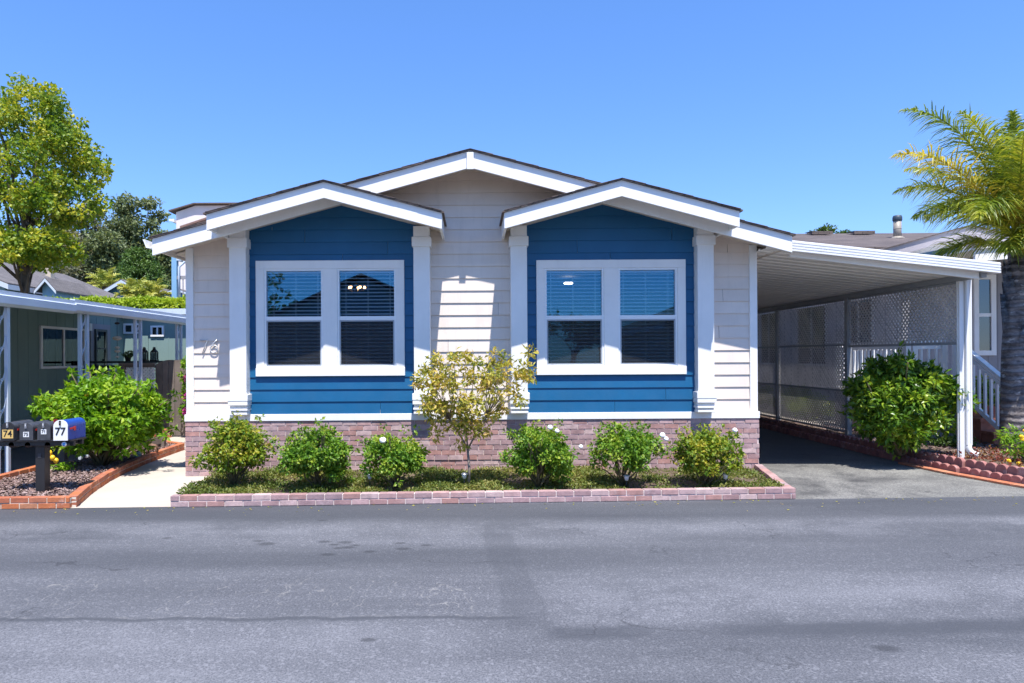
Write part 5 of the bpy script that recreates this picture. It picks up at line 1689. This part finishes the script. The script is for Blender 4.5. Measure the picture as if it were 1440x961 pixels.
mb = MB(); mb.box(gx0 + .55, gx0 + .62, fY - .02, fY - .004, .88, .96); mb.tube([(gx0 + .585, fY - .05, .97), (gx0 + .585, fY - .05, .87)], .01, 8); mb.tube([(gx0 + .585, fY - .02, .92), (gx0 + .585, fY - .05, .92)], .008, 6); mb.build('latch', M['clay'], gt)
fx0 = P(172, 560, fY).x
fn = thing('fence_panel', 'weathered wood fence panel with a white lattice top left of the gate', 'fence', ((fx0 + gx0) / 2, fY, 0))
mb = MB()
mb.box(fx0 - .05, fx0 + .05, fY - .03, fY + .07, 0, 1.525)
mb.box(fx0 + .051, gx0 - .03, fY, fY + .05, 1.47, 1.525); mb.box(fx0 - .06, gx0 - .02, fY - .04, fY + .08, 1.526, 1.56)
k = fx0 + .055
while k < gx0 - .05:
    mb.box(k, k + .135, fY + .005, fY + .028, .04, .98); k += .142
mb.box(fx0 + .051, gx0 - .03, fY - .01, fY + .05, .985, 1.04)
mb.build('boards', M['wood_grey'], fn)
# lattice in the xz plane
mb = MB()
x0, x1, z0, z1 = fx0 + .052, gx0 - .032, 1.045, 1.468
for sg in (1, -1):
    k = -(z1 - z0) if sg > 0 else 0
    while k < (x1 - x0) + (0 if sg > 0 else z1 - z0):
        ta, tb2 = (max(0, -k), min(z1 - z0, x1 - x0 - k)) if sg > 0 else (max(0, k - (x1 - x0)), min(z1 - z0, k))
        if tb2 - ta > .02:
            mb.bar((x0 + k + sg * ta, fY + .02 + sg * .004, z0 + ta), (x0 + k + sg * tb2, fY + .02 + sg * .004, z0 + tb2), .007, .035)
        k += .075
mb.build('lattice', M['vinyl'], fn)
mb = MB()
bg0 = P(263, 612, fY - .35)
bv = thing('flowering_climber', 'magenta flowering climber hanging at the house corner beside the gate', 'climber', (bg0.x, fY - .35, 0))
rg = np.random.default_rng(12)
cs = [tuple(P(rg.uniform(257, 276), py, fY - .3 + rg.uniform(-.1, .1))) for py in np.linspace(508, 606, 26)]
V, Q = clump_leaves(rg, cs, [.10] * 26, [34] * 26, (.05, .09), .6, hollow=.1)
np_mesh('foliage', V, Q, M['leaf_lemon'], bv)
mb = MB(); mb.tube([(bg0.x + .06, bg0.y, 0), (bg0.x + .03, bg0.y, .6), (bg0.x + .08, bg0.y, 1.2), (bg0.x + .05, bg0.y, 1.65)], [.02, .016, .012, .006], 6); mb.build('stems', M['bark'], bv)
for (px, py) in ((262, 528), (263, 534), (260, 531), (263, 556), (261, 561), (262, 577), (263, 583), (260, 580)):
    q = np.array(P(px, py, fY - .42))
    V, Q = clump_leaves(rg, [q], [.05], [26], (.03, .05), .8, hollow=.1)
    np_mesh('blossom', V, Q, M['petal_m'], bv)
for k, (px, py, lab) in enumerate(((203, 505, 'black iron lantern standing on the porch rail, the one nearer the paired posts'), (217, 505, 'black iron lantern standing on the porch rail, the one farther from the paired posts'))):
    yq = 5.35
    c = P(px, 503, yq)
    x = c.x
    t_ = thing('lantern', lab, 'lantern', (x, yq, 1.6026), 'lanterns on the porch rail')
    mb = MB(); mb.box(x - .07, x + .07, yq - .07, yq + .07, 1.6026, 1.63)
    for sx in (-1, 1):
        for sy in (-1, 1): mb.box(x + sx * .055 - .008, x + sx * .055 + .008, yq + sy * .055 - .008, yq + sy * .055 + .008, 1.63, 1.78)
    mb.build('frame', M['iron'], t_)
    mb = MB(); mb.box(x - .05, x + .05, yq - .05, yq + .05, 1.631, 1.775); mb.build('pane', M['glass_dark'], t_)
    mb = MB(); mb.lathe((x, yq, 1.78), [(.085, 0), (.075, .03), (.03, .08), (.03, .11), (.015, .125)], 12); mb.build('cap', M['iron'], t_)
c = P(180, 503, 5.35)
t_, _ = shrub('potted_plant', 'small dark potted plant on the porch rail by the paired posts', 'potted plant', (c.x, 5.35, 1.6026), (c.x, 5.35, 1.75), (.17, .1, .09), 55, 10, 14, (.05, .08), M['leaf_far'], clump=(.04, .06), stem_r=.005, nst=5)
mb = MB(); mb.lathe((c.x, 5.35, 1.6026), [(.05, 0), (.07, .09), (.075, .095)], 12); mb.build('pot', M['iron'], t_)
c = P(165, 470, 3.0)
t_ = thing('hanging_mobile', 'thin hanging ornament of pale shells under the patio roof', 'ornament', (c.x, 3.0, 2.45))
mb = MB(); mb.tube([(c.x, 3.0, 2.5), (c.x, 3.0, P(165, 505, 3).z)], .004, 5); mb.build('cord', M['iron'], t_)
for py, w in ((455, .05), (476, .09), (489, .05), (494, .06), (502, .04)):
    q = P(165, py, 3.0)
    mb = MB(); mb.ball(q, w, (1, .5, .45), 8, 6); mb.build('shell', M['tan'] if py > 460 else M['iron'], t_)
# ------------------------------------------------------------------ far buildings
def building(name, label, x0, x1, y0, y1, zb, ze, zr, axis, wall, roofm, wins=(), over=.4, base=None):
    """gabled house; axis: ridge direction; wins: (face, along, w, z0, z1) with face '-y', '+x', '-x'"""
    t_ = thing(name, label, 'house', ((x0 + x1) / 2, (y0 + y1) / 2, zb))
    mb = MB()
    mb.box(x0, x1, y0, y1, zb, ze)
    if axis == 'y':
        xm = (x0 + x1) / 2
        mb.prism_y([(x0, ze + .001), (x1, ze + .001), (xm, zr - .1)], y0, y1)
    else:
        ym = (y0 + y1) / 2
        mb.prism_x([(y0, ze + .001), (y1, ze + .001), (ym, zr - .1)], x0, x1)
    mb.build('wall', M[wall], t_)
    mb = MB(); tr = MB()
    if axis == 'y':
        h = (x1 - x0) / 2; s = (zr - ze) / h
        gable_band(mb, xm, zr, h + over, h + over, s, -.06, .0, y0 - over, y1 + over)
        gable_band(tr, xm, zr, h + over, h + over, s, .001, .24, y0 - over - .001, y0 - over + .06)
        for x in (x0 - over, x1 + over - .05): tr.box(x, x + .05, y0 - over + .061, y1 + over, zr - s * (h + over) - .24, zr - s * (h + over) - .01)
    else:
        h = (y1 - y0) / 2; s = (zr - ze) / h
        def gb(m, t0, t1, a, b, o):
            m.prism_x([(ym - h - o, zr - s * (h + o) - t1), (ym, zr - t1), (ym, zr - t0), (ym - h - o, zr - s * (h + o) - t0)], a, b)
            m.prism_x([(ym, zr - t1), (ym + h + o, zr - s * (h + o) - t1), (ym + h + o, zr - s * (h + o) - t0), (ym, zr - t0)], a, b)
        gb(mb, -.06, 0, x0 - over, x1 + over, over)
        gb(tr, .001, .22, x0 - over - .001, x0 - over + .06, over); gb(tr, .001, .22, x1 + over - .06, x1 + over + .001, over)
        tr.box(x0 - over + .061, x1 + over - .061, ym - h - over, ym - h - over + .05, zr - s * (h + over) - .2, zr - s * (h + over) - .01)
    rf = mb.build('roof', M[roofm], t_)
    tr.build('fascia', M['awning_metal'], rf)
    for (face, al, w, z0, z1) in wins:
        if face == '-y': simple_window(t_, 'y', (al, y0 - .001), w, z0, z1, mull=1, fw=.1)
        elif face == '+x': simple_window(t_, '+x', (x1 + .001, al), w, z0, z1, mull=1, fw=.1)
        else: simple_window(t_, '-x', (x0 - .001, al), w, z0, z1, mull=1, fw=.1)
    return t_, rf
hA, rA = building('townhouse', 'grey roofed teal townhouse with a beige chimney behind the patio roof', -30, -22, 22.5, 33.5, 0, 5.35, 7.0, 'y', 'teal_house', 'shingle_grey', [('+x', 30.2, 1.6, 3.9, 4.75), ('+x', 26, 1.6, 3.7, 4.7), ('-y', -25, 1.6, 3.6, 4.8)], over=.5)
q0, q1 = P(71, 394, 30), P(71, 370, 30)
mb = MB(); mb.box(q0.x - .16, q0.x + .16, 29.8, 30.2, 5.6, q1.z); mb.box(q0.x - .19, q0.x + .19, 29.77, 30.23, q1.z + .001, q1.z + .08); mb.build('chimney', M['tan'], rA)
# small lit gables on the right-hand side of the townhouses
def bay_gable(parent, x0, x1, y0, z0, ze, zr):
    mb = MB(); mb.prism_y([(x0, z0), (x1, z0), (x1, ze), ((x0 + x1) / 2, zr), (x0, ze)], y0, y0 + 3)
    o = mb.build('bay', M['blue_house'], parent)
    mb = MB(); gable_band(mb, (x0 + x1) / 2, zr + .08, (x1 - x0) / 2 + .25, (x1 - x0) / 2 + .25, (zr - ze) / ((x1 - x0) / 2), 0, .06, y0 - .3, y0 + 3)
    br = mb.build('bay_roof', M['shingle_grey'], o)
    mb = MB(); gable_band(mb, (x0 + x1) / 2, zr + .02, (x1 - x0) / 2 + .22, (x1 - x0) / 2 + .22, (zr - ze) / ((x1 - x0) / 2), .0, .14, y0 - .31, y0 - .26)
    mb.build('fascia', M['awning_metal'], br)
q0, q1 = P(51, 412, 23), P(69, 402, 23)
bay_gable(hA, q0.x, q1.x, 23.5, 2, q1.z - .0, q1.z + .35)
hB, rB = building('townhouse', 'pale tan roofed teal townhouse farther back, gable towards the street', -27.5, -21.0, 38, 50, 0, 5.2, 7.1, 'y', 'teal_house', 'shingle_grey', [('-y', -23, 1.4, 3.4, 4.6)], over=.5)
mb = MB(); q = P(146, 407, 41); mb.lathe((-22.6, 41, 6.0), [(.12, 0), (.12, .5), (.2, .52), (.2, .62)], 10); mb.build('vent_pipe', M['grey_metal'], rB)
bay_gable(hB, -21.4, -19.2, 37.4, 2, P(138, 416, 37.4).z, P(138, 416, 37.4).z + .4)
hC, rC = building('townhouse', 'farthest low townhouse with a grey roof, just above the hedge', -26, -21.6, 55, 66, 0, 6.2, 7.6, 'y', 'teal_house', 'shingle_grey', [], over=.5)
# pale blue building with a balcony
bY = 29.0
q0, q1 = P(243, 432, bY), P(243, 364, bY)
bb = thing('blue_building', 'pale blue two storey building with a railed balcony beside the house corner', 'building', (q0.x + 4, bY + 4, 0))
x0 = q0.x
mb = MB(); mb.box(x0 + .3, x0 + 9, bY + 1.4, bY + 9, 0, q1.z); mb.build('wall', M['blue_house'], bb)
mb = MB(); mb.box(x0, x0 + .28, bY - .1, bY + .18, 0, q1.z + .1); mb.build('corner_post', M['blue_house'], bb)
zs = P(243, 424, bY).z
mb = MB(); mb.box(x0 + .281, x0 + 9, bY - .1, bY + 1.399, zs - .25, zs); mb.box(x0 + .281, x0 + 9, bY - .1, bY + 1.399, q1.z - .12, q1.z + .1); mb.build('balcony_slab', M['awning_metal'], bb)
zr_ = P(243, 392, bY).z
mb = MB(); mb.box(x0 + .281, x0 + 9, bY - .06, bY, zr_ - .05, zr_ + .15)
k = x0 + .4
while k < x0 + 9:
    mb.box(k, k + .05, bY - .05, bY - .01, zs + .05, zr_ - .051); k += .19
mb.build('railing', M['grey_wall'], bb)
simple_window(bb, 'y', (x0 + 2.0, bY + 1.39), 2.6, zs + .2, q1.z - .5, mull=1, fw=.1)
mb = MB(); mb.tube([(x0 + .45, bY - .15, zs), (x0 + .45, bY - .15, q1.z - .5), (x0 + .75, bY - .1, q1.z - .2), (x0 + 1.4, bY - .1, q1.z - .05)], .07, 8); mb.build('downspout', M['awning_metal'], bb)
# canvas parasol beside it
q = P(259, 428, 26)
t_ = thing('parasol', 'bright blue canvas parasol top below the pale blue balcony', 'parasol', (q.x + .8, 26, 0))
zt = P(259, 418, 26).z
mb = MB(); mb.lathe((q.x + .8, 26, zt - .5), [(1.5, 0), (.8, .25), (.05, .5)], 10); mb.build('canopy', M['blue_cloth'], t_)
mb = MB(); mb.tube([(q.x + .8, 26, 0), (q.x + .8, 26, zt)], .03, 8); mb.build('pole', M['metal_white'], t_)
# pinkish upper storey seen over the roof
pY = 44.0
q0, q1, q2 = P(247, 330, pY), P(247, 297, pY), P(276, 288.5, pY)
pk = thing('pink_building', 'pinkish two storey stucco building showing above the left roof slope', 'building', (q0.x + 5, pY + 4, 0))
sl2 = (q2.z - q1.z) / (q2.x - q1.x)
mb = MB(); mb.prism_y([(q0.x + .1, 0), (q0.x + 9, 0), (q0.x + 9, q2.z - .05), (q2.x, q2.z - .05), (q0.x + .1, q1.z - .1)], pY, pY + 7); mb.build('wall', M['pink_house'], pk)
mb = MB(); mb.prism_y([(q1.x - .35, q1.z - .35 * sl2 - .0), (q2.x, q2.z), (q2.x, q2.z + .10), (q1.x - .35, q1.z - .35 * sl2 + .1)], pY - .35, pY + 7.3)
mb.prism_y([(q2.x + .001, q2.z), (q0.x + 9.3, q2.z), (q0.x + 9.3, q2.z + .10), (q2.x + .001, q2.z + .10)], pY - .35, pY + 7.3)
mb.build('roof', M['shingle'], pk)
q3 = P(239.5, 310, pY - .4)
mb = MB(); mb.prism_y([(q3.x, q3.z - .05), (q3.x + .36, q3.z - .14), (q3.x + .36, q3.z + .1), (q3.x - .06, q3.z + .1)], pY - .4, pY + 7); mb.build('gutter', M['metal_white'], pk)
qa, qb = P(254, 319, pY - 2.2), P(292, 307, pY - 2.2)
mb = MB(); mb.prism_y([(qa.x, qa.z - .1), (qb.x + 3, qb.z + .1 * 9), (qb.x + 3, qb.z + 1.05), (qa.x, qa.z + .05)], pY - 2.2, pY - .001); mb.build('porch_roof', M['terracotta'], pk)

# ------------------------------------------------------------------ hedge, far palms, trees
rg = np.random.default_rng(91)
hY = 20.0
h0, h1 = P(150, 447, hY), P(285, 426, hY)
hg = thing('hedge', 'clipped bright yellow-green hedge above the patio roof', 'hedge', ((h0.x + h1.x) / 2, hY, 0))
n = 15000
HZ = .25
V0 = np.stack([rg.uniform(h0.x - 4, h1.x + 1, n), hY + rg.uniform(-.5, .7, n), rg.uniform(1, 2.2, n)], -1)
V0[:, 2] = np.where(rg.random(n) < .45, P(200, 424, hY).z + rg.normal(0, .05, n) + .05 * np.sin(V0[:, 0] * 3), rg.uniform(2.0, P(200, 424, hY).z, n))
V0[:, 1] = np.where(V0[:, 2] > P(200, 427, hY).z, V0[:, 1], hY - .5 + rg.normal(0, .06, n))
L = rg.uniform(.10, .19, n)
V, Q = leaf_geo(V0, rg.normal(size=(n, 3)) + np.array([[0, -.3, .5]]), unit(rg.normal(size=(n, 3)) + np.array([[0, -.4, .8]])), L, L * .55)
np_mesh('foliage', V, Q, M['leaf_hedge'], hg)
mb = MB(); mb.box(h0.x - 4, h1.x + 1, hY - .4, hY + .6, 0, P(200, 430, hY).z); mb.build('stems', M['leaf_far'], hg)
for k, (px, py, Y, r, lab) in enumerate(((148, 400, 46, 1.9, 'far fan palm between the townhouse roof and the dark trees'), (191, 413, 33, 1.5, 'far palm head above the hedge, nearer the townhouse roofs'), (213, 417, 32, 1.6, 'far palm head above the hedge, nearer the blue building'))):
    c = P(px, py, Y)
    t_ = thing('far_palm', lab, 'palm', (c.x, Y, 0), 'palms behind the hedge')
    mb = MB(); mb.tube([(c.x, Y, 0), (c.x + .1, Y, c.z * .5), (c.x, Y, c.z - .2)], [.3, .25, .22], 8); mb.build('trunk', M['bark'], t_)
    for j in range(17):
        a = j * 2.39996
        frond('frond', (c.x, Y, c.z - .2), a, R(75 - j * 4.2), r * (.85 + .15 * rg.random()), 1.4, 900 + k * 30 + j, M['leaf_palm_far'], t_, nl=34, leaf=.5, width=.085, hang=.25)

def big_tree(name, label, base, trunk_r, crown, seed, nclump, per, clump, leaf, mat, cat='tree', limbs=10, bark='bark', group=None, aspect=.6, fork=.35, hollow=.3, squash=.8, low=-.6):
    """crown: list of ((cx, cy, cz), (rx, ry, rz), weight)"""
    rg = np.random.default_rng(seed); rr = random.Random(seed)
    t_ = thing(name, label, cat, base, group)
    cs, rs, cnt = [], [], []
    wts = np.array([c[2] for c in crown], float); wts /= wts.sum()
    for c in range(nclump):
        e = crown[rg.choice(len(crown), p=wts)]
        while True:
            d = unit(rg.normal(size=(1, 3)))[0]
            if d[2] > low: break
        q = rg.uniform(.30, 1.0) ** .55
        cl = rg.uniform(*clump)
        cs.append(np.array(e[0]) + d * q * np.maximum(np.array(e[1]) - cl * .5, .05)); rs.append(cl); cnt.append(int(per * (cl / clump[1]) ** 2) + 6)
    V, Q = clump_leaves(rg, cs, rs, cnt, leaf, aspect, hollow=hollow, flat=squash)
    np_mesh('crown', V, Q, mat, t_)
    b = Vector(base)
    c0 = Vector(np.average([c[0] for c in crown], axis=0, weights=wts))
    fk = b.lerp(Vector((c0.x, c0.y, c0.z)), fork)
    mb = MB()
    mb.tube([b - Vector((0, 0, .2)), b.lerp(fk, .5) + Vector((rr.uniform(-1, 1), 0, 0)) * trunk_r * .6, fk, fk.lerp(c0, .9)], [trunk_r * 1.15, trunk_r * .92, trunk_r * .8, trunk_r * .3], 10)
    for k in range(limbs):
        e = Vector(cs[rr.randrange(len(cs))])
        s_ = fk.lerp(c0, rr.uniform(.12, .75))
        m1 = s_.lerp(e, .45) + Vector((rr.uniform(-.1, .1), rr.uniform(-.1, .1), rr.uniform(0, .12))) * (e - s_).length
        mb.tube([s_, m1, e], [trunk_r * .28, trunk_r * .15, trunk_r * .04], 6)
    mb.build('trunk', M[bark], t_)
    return t_
TY = 14.0
b = P(33, 520, TY); b.z = 0
def PT(px, py, dy=0): return tuple(P(px, py, TY + dy))
k_ = (TY - CAM_Y) / F
big_tree('plane_tree', 'tall leafy plane tree with yellowing leaves rising behind the patio roof', tuple(b), .23,
         [(PT(55, 160), (56 * k_, 1.6, 48 * k_), 1.1), (PT(25, 170, 1), (70 * k_, 2, 60 * k_), 1.2), (PT(92, 200, -.3), (40 * k_, 1.3, 46 * k_), .9), (PT(126, 240), (26 * k_, 1.0, 34 * k_), .32), (PT(50, 235), (85 * k_, 2.4, 60 * k_), 1.8),
          (PT(20, 300), (80 * k_, 2.4, 55 * k_), 1.5), (PT(85, 285, -.5), (60 * k_, 1.7, 45 * k_), 1.1), (PT(140, 285), (16 * k_, .8, 20 * k_), .2), (PT(15, 355, -.9), (62 * k_, 2.0, 38 * k_), 1.7), (PT(75, 350, -.9), (38 * k_, 1.2, 34 * k_), 1.0), (PT(-50, 240), (90 * k_, 2.6, 110 * k_), 1.6)],
         88, 400, 118, (.22, .50), (.09, .18), M['leaf_plane'], limbs=26, bark='plane_bark', fork=.34, aspect=.72, squash=.75)
def hz(x, y): return float(hill_h(np.array(x), np.array(y)))
HT = [  # px, py top, py base, half width px, depth, material, label, cat
    (172, 276, 430, 44, 84, 'leaf_hill', 'tall dark eucalyptus in the middle of the hillside wood', 'eucalyptus'),
    (213, 280, 430, 22, 86, 'leaf_hill', 'slender eucalyptus with airy branches beside the roof gutter', 'eucalyptus'),
    (128, 285, 430, 42, 88, 'leaf_hill_b', 'grey-brown eucalyptus half hidden by the yellowing plane tree', 'eucalyptus'),
    (92, 318, 430, 34, 82, 'leaf_hill_b', 'brownish hillside tree directly behind the beige chimney', 'tree'),
    (120, 340, 430, 34, 74, 'leaf_hill_b', 'broad brownish tree low on the hill behind the townhouses', 'tree'),
    (150, 332, 432, 38, 74, 'leaf_hill', 'olive green tree on the lower hill between chimney and cedar', 'tree'),
    (232, 330, 432, 30, 80, 'leaf_hill', 'dark tree on the hill behind the pale blue building', 'tree'),
    (262, 340, 432, 30, 84, 'leaf_hill', 'dark hillside tree mostly hidden by the house corner', 'tree'),
    (50, 340, 430, 40, 84, 'leaf_hill_b', 'hillside tree glimpsed behind the trunk of the plane tree', 'tree'),
    (5, 345, 430, 40, 84, 'leaf_hill_b', 'hillside tree at the far left behind the plane tree crown', 'tree'),
]
for k, (px, pt, pb_, hw, Y, mt, lab, cat) in enumerate(HT):
    s_ = (Y - CAM_Y) / F
    top, bot = P(px, pt, Y), P(px, pb_, Y)
    h = top.z - bot.z
    w = hw * s_
    zb = min(hz(top.x, Y), bot.z)
    rg = np.random.default_rng(500 + k)
    cr = []
    for j in range(9):
        u = 1.0 - j * .11
        ww = w * (1 - .55 * u)
        rr2 = rg.uniform(.36, .55) * w
        cr.append(((top.x + rg.uniform(-1, 1) * ww * .75, Y + rg.uniform(-1, 1) * ww, bot.z + h * u - rr2 * .62), (rr2 * 1.15, rr2 * 1.1, rr2 * .75), 1))
    cr.append(((top.x, Y, bot.z + h * .45), (w * .8, w * .7, h * .40), 3))
    airy = px == 213
    big_tree('hillside_tree', lab, (top.x, Y, zb), .5, cr, 600 + k, 80 if airy else 190, 60 if airy else 84, (.5, 1.1) if airy else (.8, 1.7), (.34, .70), M[mt], cat=cat, limbs=16, group=None, fork=.4, hollow=.2, aspect=.5)
# cedar: drooping tiers of fresher green
Y = 66
t_ = thing('cedar', 'fresh green cedar with drooping layered boughs above the far palms', 'cedar', (P(195, 430, Y).x, Y, hz(P(195, 430, Y).x, Y)))
rg = np.random.default_rng(71)
top = P(196, 352, Y); bot = P(196, 440, Y)
cs, rs, cnt = [], [], []
for j in range(230):
    u = rg.random() ** .8
    a = rg.uniform(0, 6.28)
    r = (.5 + 5.0 * (1 - u) ** .75) * rg.uniform(.25, 1)
    cs.append((top.x + r * math.cos(a), Y + r * math.sin(a), bot.z + (top.z - bot.z) * u - .20 * r)); rs.append(.75); cnt.append(70)
V, Q = clump_leaves(rg, cs, rs, cnt, (.25, .5), .34, flat=.35, hollow=.1)
np_mesh('crown', V, Q, M['leaf_cedar'], t_)
mb = MB(); mb.tube([(top.x, Y, 0), (top.x, Y, top.z - .5)], [.5, .08], 8); mb.build('trunk', M['bark'], t_)
# undergrowth between the hillside trees: one mass
n = 26000
hx = rg.uniform(-75, -22, n); hy = rg.uniform(60, 100, n)
zz = hill_h(hx, hy) + rg.uniform(0, 3.6, n) * (.6 + .4 * np.sin(hx * .7) * np.cos(hy * .6))
L = rg.uniform(.5, 1.0, n)
V, Q = leaf_geo(np.stack([hx, hy, zz], -1), rg.normal(size=(n, 3)) + np.array([[0, -.3, .2]]), unit(rg.normal(size=(n, 3)) + np.array([[0, -.5, .8]])), L, L * .55)
o = np_mesh('undergrowth', V, Q, M['leaf_hill'], base=(-50, 80, 5)); o['kind'] = 'stuff'
tag(o, 'dark undergrowth that fills the wooded hillside', 'undergrowth')
# tree top beyond the neighbouring roof on the right
Y = 30
q = P(1163, 326, Y)
big_tree('garden_tree', 'rounded dark green tree top peeping over the brown roof', (q.x, Y, 0), .2, [((P(1150, 331, Y).x, Y, P(1150, 331, Y).z), (.55, .6, .42), 1), ((P(1165, 328, Y).x, Y, P(1165, 328, Y).z), (.55, .6, .45), 1), ((P(1184, 331, Y).x, Y, P(1184, 331, Y).z), (.5, .5, .28), .7)], 33, 40, 60, (.16, .28), (.10, .18), M['leaf_far'], limbs=8)

# ------------------------------------------------------------------ across the road (seen reflected in the window glass)
building('opposite_house', 'low house across the road, mirrored in the window panes', -8.5, -.5, -27, -18.5, 0, 3.2, 5.0, 'y', 'taupe_wall', 'shingle', [], over=.5)
building('opposite_house', 'second low house across the road, mirrored in the right bay panes', 8.6, 17, -30, -20, 0, 3.2, 4.9, 'y', 'teal_house', 'shingle', [], over=.5)
big_tree('street_tree', 'bushy tree across the road, mirrored in the left bay panes', (-10.5, -23, 0), .2, [((-10.5, -23, 4.2), (2.2, 2.2, 2.4), 1), ((-12, -24, 3.4), (2, 2, 1.8), 1)], 61, 50, 60, (.4, .8), (.2, .35), M['leaf_far'])
big_tree('street_tree', 'small tree across the road, mirrored low in the right bay panes', (5.4, -30, 0), .2, [((5.4, -30, 3.2), (1.4, 1.4, 1.3), 1), ((7.2, -30, 2.8), (1.2, 1.2, 1.0), 1)], 62, 30, 60, (.4, .7), (.2, .35), M['leaf_far'])
